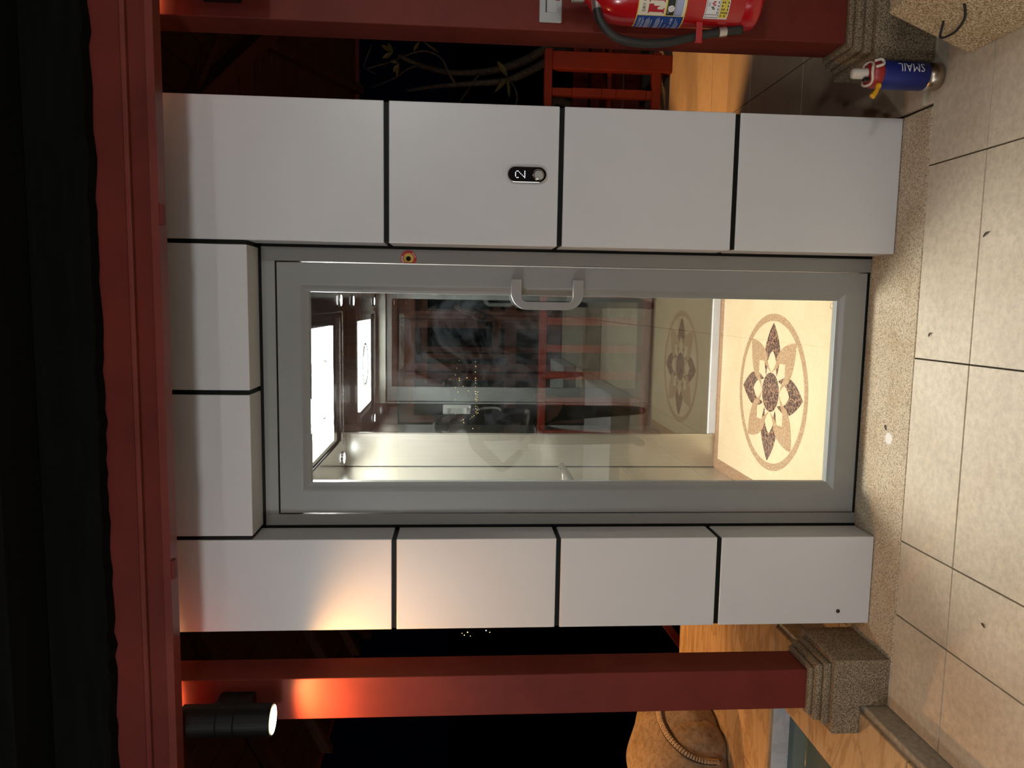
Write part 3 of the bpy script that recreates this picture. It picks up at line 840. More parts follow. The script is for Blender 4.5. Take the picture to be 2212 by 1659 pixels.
# ---- round warning sticker on the door frame
SXc, SZc = .4565, 1.625
st = thing('round_sticker', 'round red and yellow sticker with black centre on the door frame', 'sticker', (SXc, D, SZc))
def disc(r, y, cut, n=48):
    pts = [(SXc + r * math.cos(2 * P_ * k / n), SZc + r * math.sin(2 * P_ * k / n)) for k in range(n)]
    pts = [(max(x, SXc - cut), z) for x, z in pts]
    return prism(pts, y, D + .0012, 'Y')
obj('outer_ring', disc(.0270, D + .0004, .0155), M['stickred'], st)
obj('inner_ring', disc(.0172, D + .0000, .0130), M['stickyellow'], st)
obj('centre', lathe([(.0085, 0), (.0080, .0016)], (SXc - .001, D + .0003, SZc), (0, -1, 0), 28), M['blackglass'], st)
for k in range(11):
    a = math.radians(75 + k * 13) if k < 8 else math.radians(-75 + (k - 8) * 17)
    p = Vector((SXc + .0222 * math.cos(a), D + .0003, SZc + .0222 * math.sin(a)))
    if p.x < SXc - .0145: continue
    b = box(-.0014, .0014, -.0004, .0002, -.0023, .0023)
    bmesh.ops.transform(b, matrix=Matrix.Translation(p) @ Matrix.Rotation(-(a - P_ / 2), 4, 'Y'), verts=b.verts)
    obj('letter_mark', b, M['ink_white'], st)
for k in range(8):
    a = math.radians(60 + k * 15)
    p = Vector((SXc + .0130 * math.cos(a), D - .0001, SZc + .0130 * math.sin(a)))
    b = box(-.0008, .0008, -.0003, .0002, -.0014, .0014)
    bmesh.ops.transform(b, matrix=Matrix.Translation(p) @ Matrix.Rotation(-(a - P_ / 2), 4, 'Y'), verts=b.verts)
    obj('letter_mark', b, M['ink_black'], st)

# ---- rusty plug low on the left column
pp = at(1810, 1320, Y=0)
tag(obj('wall_plug', lathe([(.0075, 0), (.006, .003), (.002, .004)], pp, (0, -1, 0), 10), M['twig'], org=pp), 'small dark brown plug low on the left white column', 'plug')

# ---- intercom handset inside the cabin, on the front return (seen mirrored in the back glass)
ic = thing('intercom_phone', 'ivory wall intercom handset with coiled cord, mirrored in the cabin glass', 'telephone', (-.475, CY0, 1.40))
obj('base', box(-.512, -.440, CY0, CY0 + .022, 1.365, 1.575, .008), M['phone_white'], ic)
obj('handset', prism([(CY0 + .022, 1.37), (CY0 + .05, 1.372), (CY0 + .054, 1.40), (CY0 + .040, 1.425), (CY0 + .040, 1.515), (CY0 + .054, 1.54), (CY0 + .05, 1.568), (CY0 + .022, 1.57)], -.506, -.462, 'X', .004), M['phone_white'], ic)
pth = []
for k in range(161):
    t = k / 160; a = t * 2 * P_ * 20
    pth.append((-.48 + .008 * math.cos(a) + .02 * math.sin(t * P_), CY0 + .02 + .008 * math.sin(a), 1.365 - .22 * math.sin(t * P_ * .5)))
obj('coiled_cord', tube(pth, .0022, 5), M['phone_white'], ic)

# ================================================================== FIRE EXTINGUISHER ON THE RIGHT POST
EX, EY, ER = 1.208, -.178, .080
ext = thing('fire_extinguisher', 'red fire extinguisher with printed label and black hose on the right post', 'extinguisher', (EX, EY, .590))
obj('cylinder', lathe([(.060, .594), (.070, .590), (ER - .002, .592), (ER, .600), (ER, .634), (ER - .003, .640), (ER - .003, .642), (ER, .648), (ER, .985), (.076, 1.02), (.064, 1.05), (.046, 1.075), (.026, 1.088), (.022, 1.10)], (EX, EY, 0), n=64), M['extred'], ext, smooth=True)
obj('valve', lathe([(.024, 1.098), (.026, 1.105), (.026, 1.13), (.018, 1.135), (.018, 1.17)], (EX, EY, 0), n=24), M['silver'], ext)
obj('lever', prism([(EY - .10, 1.20), (EY - .10, 1.188), (EY + .01, 1.165), (EY + .03, 1.165), (EY + .03, 1.178), (EY, 1.18)], EX - .012, EX + .012, 'X', .002), M['extred'], ext)
obj('grip', prism([(EY - .09, 1.150), (EY - .09, 1.140), (EY + .01, 1.135), (EY + .01, 1.148)], EX - .012, EX + .012, 'X', .002), M['extred'], ext)
def cyl_patch(a0, a1, z0, z1, off, n=24):
    """a curved sheet on the cylinder; angles in degrees, 0 faces the terrace, negative towards the lift"""
    b = bmesh.new(); rows = []
    for k in range(n + 1):
        a = math.radians(a0 + (a1 - a0) * k / n); r = ER + off
        rows.append([b.verts.new((EX + rr * math.sin(a), EY - rr * math.cos(a), z)) for rr, z in ((r, z0), (r, z1), (r - .0004, z1), (r - .0004, z0))])
    for k in range(n):
        for i in range(4): b.faces.new((rows[k][i], rows[k + 1][i], rows[k + 1][(i + 1) % 4], rows[k][(i + 1) % 4]))
    b.faces.new(rows[0]); b.faces.new(rows[-1][::-1])
    return b
def cyl_text(s, size, a_left, z, off, mat, parent, vert=False):
    b = text_bm(s, size)
    for v in b.verts:
        a = math.radians(a_left) + v.co.x / ER
        r = ER + off
        v.co = Vector((EX + r * math.sin(a), EY - r * math.cos(a), z + v.co.y))
    return obj('lettering', b, mat, parent, label=None)
lab = obj('front_label', cyl_patch(-112, 70, .812, .952, .0005), M['ink_yellow'], ext, label='large printed label in cream, blue and yellow')
obj('print_field', cyl_patch(-57, 68, .815, .949, .0009), M['ink_cream'], lab)
obj('print_field', cyl_patch(-110.5, -58.5, .815, .949, .0009), M['ink_blue'], lab)
obj('print_field', cyl_patch(-57, 68, .866, .872, .0012), M['ink_yellow'], lab)
obj('print_field', cyl_patch(-56, 20, .846, .868, .0014), M['ink_black'], lab)
obj('print_field', cyl_patch(-56, 60, .822, .844, .0014), M['ink_lblue'], lab)
obj('print_field', cyl_patch(-57, 68, .8445, .8455, .0016), M['ink_yellow'], lab)
# serif capital F and the start of the next letter
def cyl_poly(pts, a_left, z, off, mat, parent, name='lettering'):
    b = bmesh.new()
    # subdivide long edges so that the letter follows the curve
    q = []
    for i in range(len(pts)):
        (x0, y0), (x1, y1) = pts[i], pts[(i + 1) % len(pts)]
        for k in range(3): q.append((x0 + (x1 - x0) * k / 3, y0 + (y1 - y0) * k / 3))
    f = b.faces.new([b.verts.new((x, y, 0)) for x, y in q])
    fine(b, 2)
    for v in b.verts:
        a = math.radians(a_left) + v.co.x / ER; r = ER + off
        v.co = Vector((EX + r * math.sin(a), EY - r * math.cos(a), z + v.co.y))
    return obj(name, b, mat, parent)
Fh = .046
F = [(0, 0), (.017, 0), (.017, .002), (.012, .004), (.012, .020), (.018, .020), (.020, .014), (.0215, .014), (.0215, .031), (.020, .031), (.018, .0245), (.012, .0245), (.012, .042), (.021, .042), (.0255, .032), (.027, .032), (.0265, Fh), (0, Fh), (0, .044), (.0045, .042), (.0045, .004), (0, .002)]
cyl_poly(F, -53, .8755, .0016, M['ink_red'], lab)
Ilet = [(0, 0), (.016, 0), (.016, .002), (.0115, .004), (.0115, .042), (.016, .044), (.016, Fh), (0, Fh), (0, .044), (.0045, .042), (.0045, .004), (0, .002)]
cyl_poly(Ilet, -31, .8755, .0016, M['ink_red'], lab)
cyl_text('DRY C', .0125, -50, .9300, .0016, M['ink_black'], lab)
cyl_text('CLASS', .0075, -52, .8605, .0019, M['ink_white'], lab)
for k in range(1):
    a0 = math.radians(-42); r = ER + .002
    c = Vector((EX + r * math.sin(a0), EY - r * math.cos(a0), .8555)); nn = Vector((math.sin(a0), -math.cos(a0), 0))
    obj('emblem_disc', lathe([(.0092, 0), (.009, .0003)], c, nn, 24), M['ink_white'], lab)
    tx = Vector((math.cos(a0), math.sin(a0), 0)); tri = []
    for q in range(3):
        an = P_ / 2 + q * 2 * P_ / 3
        tri.append(c + nn * .0006 + tx * (.0065 * math.cos(an)) + Vector((0, 0, .0065 * math.sin(an) - .001)))
    b = tube(tri, .0004, 5, closed=True); obj('emblem_triangle', b, M['ink_black'], lab)
cyl_text('CAUTIONS', .0105, -101, .9355, .0014, M['ink_white'], lab)
for i, z in enumerate((.930, .9265, .919, .9155, .912, .9085, .903, .890, .8865, .883, .8795, .872)):
    w1 = -62 - (i * 7) % 9
    obj('text_line', cyl_patch(-107, w1, z, z + .0011, .0013, 14), M['ink_white'], lab)
cyl_text('FIRE RATING', .0062, -106, .8580, .0014, M['ink_white'], lab)
cyl_text('6A:8B', .0100, -80, .8440, .0014, M['ink_white'], lab)
cyl_text('RATING', .0085, -107, .8445, .0014, M['ink_white'], lab)
for i, z in enumerate((.834, .829, .8245)):
    obj('text_line', cyl_patch(-106, -64 - i * 6, z, z + .0011, .0013, 14), M['ink_white'], lab)
for i in range(7):
    obj('text_line', cyl_patch(-54, 40 - (i * 13) % 30, .8242 + i * .0027, .8252 + i * .0027, .0017, 14), M['ink_white'], lab)
lab2 = obj('service_label', cyl_patch(-60, 50, .688, .757, .0006), M['ink_white'], ext, label='white and yellow service label')
obj('print_field', cyl_patch(-57, 48, .690, .714, .0009), M['ink_yellow'], lab2)
for z0, z1 in ((.7535, .7545), (.716, .7168)):
    obj('ruled_line', cyl_patch(-57, 48, z0, z1, .0010), M['ink_black'], lab2)
for a in (-57, -51):
    obj('ruled_line', cyl_patch(a, a + .8, .716, .7545, .0010, 2), M['ink_black'], lab2)
cyl_text('SIG', .008, -35, .745, .0010, M['ink_black'], lab2)
for i, z in enumerate((.709, .7035, .698, .6925)):
    for k in range(14):
        if random.random() < .8: obj('text_mark', cyl_patch(-54 + k * 6.5, -54 + k * 6.5 + 3.4, z - .0016, z + .0016, .0012, 2), M['ink_black'], lab2)
for k in range(10):
    obj('text_mark', cyl_patch(-48 + k * 6.5, -48 + k * 6.5 + 3.6, .7195, .7222, .0010, 2), M['ink_black'], lab2)
for k, (a, z) in enumerate(((-40, .734), (-37, .737), (-33, .732), (-30, .736), (-27, .733))):
    obj('text_mark', cyl_patch(a, a + 2.2, z - .004, z + .004, .0010, 2), M['ink_red'] if k > 1 else M['ink_black'], lab2)
# hose, ferrules, nozzle, strap
hp = [at(1288, -16, Y=-.20), at(1290, 22, Y=-.205), at(1301, 52, Y=-.205), at(1330, 80, Y=-.20), at(1380, 93, Y=-.195), at(1440, 92, Y=-.19), at(1500, 79, Y=-.185), at(1550, 70, Y=-.185), at(1566, 68, Y=-.185)]
ho = obj('hose', tube(smooth_path(hp), .0125, 14), M['rubber'], ext, smooth=True)
obj('ferrule', tube([at(1287, -6, Y=-.2), at(1290, 21, Y=-.205)], .0145, 16), M['silver'], ho)
obj('ferrule', tube([at(1552, 70, Y=-.185), at(1568, 68, Y=-.185)], .0142, 16), M['silver'], ho)
obj('nozzle', tube([at(1566, 68, Y=-.185), at(1570, 67.6, Y=-.185), at(1598, 64, Y=-.185), at(1602, 63, Y=-.185)], [.010, .0125, .0140, .0120], 16), M['rubber'], ho)
sp0, sp1 = at(1501, 60, Y=-.19), at(1508, 92, Y=-.20)
obj('hose_clip', prism([(sp1.x - .003, sp1.z - .009), (sp1.x - .003, sp1.z + .014), (sp1.x + .004, sp1.z + .009), (EX - .075, sp1.z + .009), (EX - .075, sp1.z - .009)], -.208, -.203, 'Y', .001), M['extred'], ext)
obj('wall_bracket', box(EX - .03, EX + .03, -.104, -.081, .70, .96, .002), M['extred'], ext)

# ---- light switch plate on the right post
sw = thing('switch_plate', 'grey switch plate above the extinguisher on the right post', 'switch', (1.205, -.081, 1.184))
obj('plate', box(1.157, 1.253, -.0885, -.0802, 1.150, 1.219, .004), M['plate'], sw)
obj('rocker', box(1.205 - .020, 1.205 + .020, -.0915, -.0875, 1.166, 1.1955, .0012), M['plate2'], sw)
obj('slot', box(1.205 - .020, 1.205 + .020, -.0892, -.0880, 1.197, 1.2005), M['ink_black'], sw)

# ---- blue vacuum flask on the floor
FX, FY, FR = 1.018, -.166, .0405
fk = thing('vacuum_flask', 'blue steel water flask with red and white lid by the right post', 'flask', (FX, FY, .0))
FZ = .0
obj('steel_base', lathe([(FR - .008, FZ + .0), (FR - .002, FZ + .004), (FR, FZ + .014), (FR, FZ + .050)], (FX, FY, 0), n=48), M['flasksteel'], fk, smooth=True)
sl = obj('blue_sleeve', lathe([(FR, FZ + .050), (FR + .0012, FZ + .052), (FR + .0012, FZ + .190), (FR, FZ + .192)], (FX, FY, 0), n=48), M['blue'], fk, smooth=True)
ld_ = obj('red_lid', lathe([(FR, FZ + .192), (FR + .001, FZ + .195), (FR - .001, FZ + .214), (FR - .010, FZ + .226), (.018, FZ + .230)], (FX, FY, 0), n=48), M['flaskred'], fk, smooth=True)
obj('white_band', tube([(FX + (FR - .0075) * math.cos(a), FY + (FR - .0075) * math.sin(a), FZ + .224 + .004 * math.sin(3 * a)) for a in [2 * P_ * k / 40 for k in range(40)]], .0042, 8, closed=True), M['flaskwhite'], ld_, smooth=True)
# white carry loop on the lid's post side
lc = [(FX + .030, FY - .030, FZ + .222), (FX + .034, FY - .034, FZ + .204), (FX + .026, FY - .038, FZ + .198), (FX + .016, FY - .044, FZ + .203), (FX + .010, FY - .040, FZ + .222)]
obj('white_loop', tube(smooth_path(lc), .0045, 8), M['flaskwhite'], ld_, smooth=True)
obj('mouth_cap', lathe([(.0165, FZ + .228), (.0175, FZ + .233), (.0150, FZ + .236), (.0150, FZ + .268), (.0130, FZ + .274), (.006, FZ + .276)], (FX, FY, 0), n=32), M['flaskwhite'], ld_, smooth=True)
obj('latch', box(FX - .026, FX - .014, FY - .022, FY - .008, FZ + .228, FZ + .246, .003), M['blackglass'], ld_)
yt = [(FX - .036, FY - .022, FZ + .200), (FX - .050, FY - .026, FZ + .206), (FX - .064, FY - .026, FZ + .214), (FX - .074, FY - .024, FZ + .222)]
obj('yellow_tab', tube(smooth_path(yt, 5), [.0085] * 4 + [.0065] * 4 + [.0075] * 4 + [.009] * 3 + [.006], 12), M['flaskyellow'], ld_, smooth=True)
# printed word running up the sleeve
tb = text_bm('SMAIL', .036)
for v in tb.verts:
    a = math.radians(36) - v.co.y / FR * 1.05     # letters stand towards the lift
    r = FR + .0018
    v.co = Vector((FX + r * math.sin(a), FY - r * math.cos(a), FZ + .070 + v.co.x * .86))
obj('lettering', tb, M['ink_white'], sl)

# ---- pebble-dash weight block with a wire
bk = thing('stone_block', 'tapered pebble-dash stone block with black wire loop beside the right post', 'block', (1.27, -.53, 0))
b = bmesh.new()
bot = [(1.041, -.300), (1.041, -.76), (1.50, -.76), (1.50, -.300)]; top = [(1.115, -.365), (1.115, -.69), (1.43, -.69), (1.43, -.365)]
A = [b.verts.new((x, y, 0)) for x, y in bot]; B = [b.verts.new((x, y, .285)) for x, y in top]
b.faces.new(A); b.faces.new(B[::-1])
for i in range(4): b.faces.new((A[i], A[(i + 1) % 4], B[(i + 1) % 4], B[i]))
bmesh.ops.bevel(b, geom=b.edges[:], offset=.008, segments=2, profile=.5, affect='EDGES')
obj('body', b, M['block'], bk)
wp = [at(2083, 9, X=1.085), at(2085, 30, X=1.075), at(2080, 48, X=1.068), at(2062, 70, X=1.062), at(2040, 81, X=1.060), at(2031, 80, X=1.062), at(2032, 70, X=1.070), at(2037, 52, X=1.080), at(2040, 43, X=1.085), at(2058, 42.5, X=1.085), at(2075, 42, X=1.088)]
obj('wire_loop', tube(smooth_path(wp, 4), .0032, 8), M['wire'], bk, smooth=True)

# ---- twigs and specks of litter on the tiles
for (u0, v0, u1, v1, lb) in ((2124, 512, 2137, 500, 'dark twig lying on the tiles by the right column'), (2006, 727, 2012, 719, 'tiny dry twig on the tile in front of the lift door'), (2120, 1346, 2127, 1357, 'short curled leaf scrap on the tiles toward the pool kerb'), (1912, 918, 1914, 930, 'curled dark leaf scrap on the pebble threshold')):
    a, c = at(u0, v0, Z=.003), at(u1, v1, Z=.004)
    mid = (a + c) / 2 + Vector((.003, 0, .002))
    tag(obj('twig', tube(smooth_path([a, mid, c], 4), [.001, .0018, .0022, .0024, .0022, .002, .0018, .0014, .0008], 6), M['twig'], org=mid), lb, 'twig', 'litter on the terrace')

# ================================================================== RED BALUSTRADE, TREE, STATUE
bal = thing('balustrade', 'red wooden balustrade with turned spindles along the rear terrace edge', 'balustrade', (.8, 2.88, 0))
BY = 2.88
obj('top_rail', box(-.64, 2.06, BY - .03, BY + .03, .835, .889, .005), M['redfence'], bal)
obj('bottom_rail', box(-.64, 2.06, BY - .03, BY + .03, .075, .135, .005), M['redfence'], bal)
for x in (-.62, .55, 1.98):
    obj('newel', box(x - .055 if x > 1 else x - .03, x + .065 if x > 1 else x + .03, BY - .035, BY + .035, 0, .835, .006), M['redfence'], bal)
sp = None
def spindle(x):
    z0, z1 = .135, .835; r = .029
    cuts = [.06, .36, .505, .80]
    b = bmesh.new(); zz = [z0]
    for c in cuts: zz.append(z0 + (z1 - z0) * c)
    zz.append(z1)
    for i in range(len(zz) - 1):
        rr = r if 0 < i < len(zz) - 2 else r - .003
        box(x - rr, x + rr, BY - rr, BY + rr, zz[i] + .001, zz[i + 1] - .001, .0035, 2, b)
    box(x - r + .008, x + r - .008, BY - r + .008, BY + r - .008, z0, z1, 0, 1, b)
    return b
xs_ = [at(1300, v, Y=BY).x for v in (695, 754, 811, 867)] + [at(1300, 203, Y=BY).x]
dx = xs_[0] - xs_[1]
xs_ += [xs_[0] + dx * k for k in range(1, 3)] + [xs_[4] - dx * k for k in range(1, 5)]
for x in xs_:
    if all(abs(x - n_) > .07 for n_ in (-.62, .55, 1.98)):
        obj('spindle', spindle(x), M['redfence'], bal)
# bench built on the far side of the balustrade
bn = thing('garden_bench', 'dark red slatted bench behind the balustrade at the right', 'bench', (1.75, 3.2, 0))
for k in range(4):
    obj('back_slat', box(1.25, 2.35, 3.30, 3.325, .12 + k * .13, .235 + k * .13, .003), M['redfence'], bn)
for x in (1.3, 2.3):
    obj('leg', box(x - .03, x + .03, 3.325, 3.38, -.0, .70, .003), M['redfence'], bn)
for k in range(3):
    obj('seat_slat', box(1.25, 2.35, 2.96 + k * .11, 3.06 + k * .11, .40, .43, .003), M['redfence'], bn)
beam_between((1.52, 3.29, .80), (1.80, 3.29, .12), .05, .05, M['redfence'], 'brace', bn)
# slanting red brace at the pool side
br = thing('slanted_brace', 'slanting red timber brace beyond the marble platform', 'timber', (-1.75, 2.0, 0))
q0, q1 = at(1395, 1290, Y=2.05), at(1500, 1432, Y=2.05)
obj('brace', tube([q0, q1], .032, 4), M['redfence'], br)
obj('foot', box(q1.x - .08, q1.x + .04, 1.98, 2.12, -.30, q1.z + .03, .004), M['redfence'], br)

# tree with bare crooked boughs, beyond the balustrade
TY = 3.75
tr = thing('bare_tree', 'bare crooked tree with a few olive leaves behind the balustrade', 'tree', (2.15, TY, -.3))
def bough(pp, r0, r1, name='bough'):
    path = smooth_path([at(u, v, Y=TY + dy) for u, v, dy in pp], 5)
    n = len(path); return obj(name, tube(path, [r0 + (r1 - r0) * k / (n - 1) for k in range(n)], 8), M['bark'], tr, smooth=True)
bough([(1430, 60, 0), (1330, 70, 0), (1240, 88, 0), (1185, 104, 0), (1140, 128, .05), (1085, 148, .05), (1030, 157, .1), (965, 156, .1), (905, 140, .2), (860, 120, .2)], .055, .014, 'trunk')
bough([(1240, 92, 0), (1186, 130, -.1), (1140, 155, -.1), (1095, 174, -.1), (1040, 179, -.1), (985, 183, -.05), (930, 188, 0), (880, 196, .1)], .040, .010)
bough([(985, 183, -.05), (968, 155, -.1), (955, 128, -.1), (930, 113, -.1), (905, 111, -.1), (872, 122, -.1)], .009, .006)
bough([(1035, 160, .05), (1020, 180, .05), (1000, 210, .1), (990, 225, .1)], .012, .005)
bough([(1100, 173, -.1), (1112, 190, -.15), (1117, 210, -.15), (1113, 235, -.15)], .009, .006)
bough([(802, 98, 0), (793, 122, 0), (786, 142, 0), (796, 152, 0), (812, 160, 0)], .006, .004)
bough([(793, 149, 0), (815, 142, 0), (840, 135, 0), (872, 122, -.1)], .007, .005)
bough([(1250, 235, .1), (1225, 222, .1), (1200, 216, .1), (1185, 232, .1)], .05, .03)
bough([(905, 140, .2), (880, 150, .2), (850, 170, .2), (800, 190, .3)], .010, .004)
def leaf(u0, v0, u1, v1, wd, dy=-.15, tilt=0.):
    a, c = at(u0, v0, Y=TY + dy), at(u1, v1, Y=TY + dy + tilt); t = c - a
    s = t.cross(Vector((0, 1, 0))).normalized() * wd; nn = Vector((0, .004, 0)); b = bmesh.new()
    prof = [(0, .06), (.2, .6), (.45, 1), (.7, .85), (.9, .4), (1, .03)]
    top_ = [(b.verts.new(a + t * f - s * k), b.verts.new(a + t * f + nn * 2), b.verts.new(a + t * f + s * k)) for f, k in prof]
    for i in range(len(prof) - 1):
        b.faces.new((top_[i][0], top_[i][1], top_[i + 1][1], top_[i + 1][0])); b.faces.new((top_[i][1], top_[i][2], top_[i + 1][2], top_[i + 1][1]))
    obj('leaf', b, M['leaf'], tr)
for L in ((1097, 166, 1074, 131, .022, -.15), (1097, 168, 1068, 200, .016, -.15), (1097, 168, 1100, 212, .013, -.15), (849, 112, 823, 97, .018, -.1), (849, 113, 826, 126, .018, -.1), (862, 138, 850, 156, .020, -.1), (862, 138, 857, 166, .012, -.1), (849, 112, 838, 92, .014, -.1), (893, 111, 906, 90, .014, -.12), (915, 90, 950, 116, .010, -.12), (862, 136, 842, 132, .012, -.1)):
    leaf(*L)

# stone animal on the platform: rounded body, carved band
SC = Vector((-2.16, 1.25, .092))
sta = thing('stone_sculpture', 'rounded weathered stone sculpture with a carved ridged band by the pool', 'sculpture', SC)
obj('body', blob(SC + Vector((0, 0, .16)), .40, .42, .265, 5, .012, .092), M['clay'], sta, smooth=True)
obj('haunch', blob(SC + Vector((.205, -.17, .14)), .165, .14, .175, 4, .006, .094), M['clay'], sta, smooth=True)
# band drawn on the body surface where it turns toward the terrace
def on_body(u, v, lift=0.0):
    """hit of the sight line with the body ellipsoid"""
    d = (FW + RT * ((829.5 - v) / FPX) - UP * ((u - 1106) / FPX)).normalized()
    c = SC + Vector((0, 0, .16)); R_ = Vector((.40, .42, .265))
    o_ = Vector(((CAM.x - c.x) / R_.x, (CAM.y - c.y) / R_.y, (CAM.z - c.z) / R_.z)); e = Vector((d.x / R_.x, d.y / R_.y, d.z / R_.z))
    A_, B_, C_ = e.dot(e), 2 * o_.dot(e), o_.dot(o_) - (1 + lift) ** 2
    disc_ = B_ * B_ - 4 * A_ * C_
    if disc_ < 0: return CAM + d * (-B_ / (2 * A_))
    return CAM + d * ((-B_ - math.sqrt(disc_)) / (2 * A_))
bandc = [(1424, 1535), (1428, 1558), (1441, 1585), (1462, 1611), (1490, 1633), (1520, 1645), (1552, 1648)]
bp = smooth_path([on_body(u, v, .03) for u, v in bandc], 5)
obj('band', tube(bp, .017, 8), M['clayband'], sta, smooth=True, label='carved band with cross ridges')
for s_ in (-1, 1):
    q = [on_body(u + s_ * (-5), v + s_ * 4.5, .05) for u, v in bandc]
    obj('band_groove', tube(smooth_path(q, 5), .004, 6), M['groove'], sta)
for k in range(1, len(bp) - 1):
    t = (bp[k + 1] - bp[k - 1]).normalized(); vw = (CAM - bp[k]).normalized(); s = t.cross(vw).normalized()
    c = bp[k] + vw * .016
    obj('ridge', tube([c - s * .012, c + s * .012], .0022, 5), M['groove'], sta)

# ================================================================== FAR CITY LIGHTS
pts = [(1270, 645), (1395, 655), (1250, 705), (1395, 735), (1240, 757), (1270, 783), (1272, 800), (1300, 845), (1240, 855), (1340, 882), (1260, 890), (1395, 885), (1412, 890), (1398, 905), (1412, 912), (1400, 925), (1410, 932), (1396, 945), (1408, 950), (1402, 962), (1240, 950), (1412, 1005), (1398, 1018), (1410, 1030), (1400, 1045), (1414, 1052), (1405, 1060), (1397, 1000), (1385, 1075), (1242, 1062), (1355, 1098), (1300, 1105), (1285, 1112), (1305, 1128), (1375, 1175), (1425, 1172), (1295, 1212), (1398, 690), (1397, 782), (1396, 800), (1398, 820), (1397, 850), (1330, 780), (1350, 1010), (1370, 1085)]
px = [(640 + x * .2773, 600 + y * .2773) for x, y in pts] + [(998, 1368), (1003, 1372), (1010, 1366), (1016, 1374), (1050, 1362), (1058, 1366)]
sphere = bpy.data.meshes.new('city_light')
b = bmesh.new(); bmesh.ops.create_icosphere(b, subdivisions=2, radius=1); b.to_mesh(sphere); b.free()
sphere2 = sphere.copy(); sphere.materials.append(M['city']); sphere2.materials.append(M['citywhite'])
for k, (u, v) in enumerate(px):
    d = FW + RT * ((829.5 - v) / FPX) - UP * ((u - 1106) / FPX)
    zt = -5.5
    t = (zt - CAM.z) / d.z if d.z < 0 else 1e9
    if CAM.y + d.y * t > 1200: t = (-5.5 - .028 * 1200 - CAM.z + .028 * CAM.y) / (d.z - .028 * d.y)
    p = CAM + d * t
    o = bpy.data.objects.new('city_light', sphere2 if k % 9 == 4 else sphere)
    COL.objects.link(o); o.location = p; r = d.length * t * random.uniform(.55, 1.1) / FPX; o.scale = (r, r, r)
    tag(o, 'tiny glowing light of the far city below the terrace', 'light', 'distant city lights')

# ================================================================== PEOPLE (seen only as reflections in the glass)
def skin_mesh(joints, bones):
    me = bpy.data.meshes.new('sk')
    names_ = list(joints); idx = {n_: i for i, n_ in enumerate(names_)}
    me.from_pydata([joints[n_][0] for n_ in names_], [(idx[a], idx[b_]) for a, b_ in bones], [])
    o = bpy.data.objects.new('sk', me); COL.objects.link(o)
    mo = o.modifiers.new('skin', 'SKIN'); mo.use_smooth_shade = True
    for i, n_ in enumerate(names_):
        r = joints[n_][1]
        me.skin_vertices[0].data[i].radius = r if isinstance(r, tuple) else (r, r)
    me.skin_vertices[0].data[idx[names_[0]]].use_root = True
    su = o.modifiers.new('sub', 'SUBSURF'); su.levels = 2; su.render_levels = 2
    dg = bpy.context.evaluated_depsgraph_get()
    out = bpy.data.meshes.new_from_object(o.evaluated_get(dg))
    bpy.data.objects.remove(o); bpy.data.meshes.remove(me)
    return out

def finger_chain(base, d1, d2, L, r):
    p0 = Vector(base); p1 = p0 + Vector(d1).normalized() * L * .5; p2 = p1 + Vector(d1).lerp(Vector(d2), .5).normalized() * L * .3; p3 = p2 + Vector(d2).normalized() * L * .25
    return tube([p0, p1, p2, p3], [r, r * .95, r * .88, r * .6], 8)

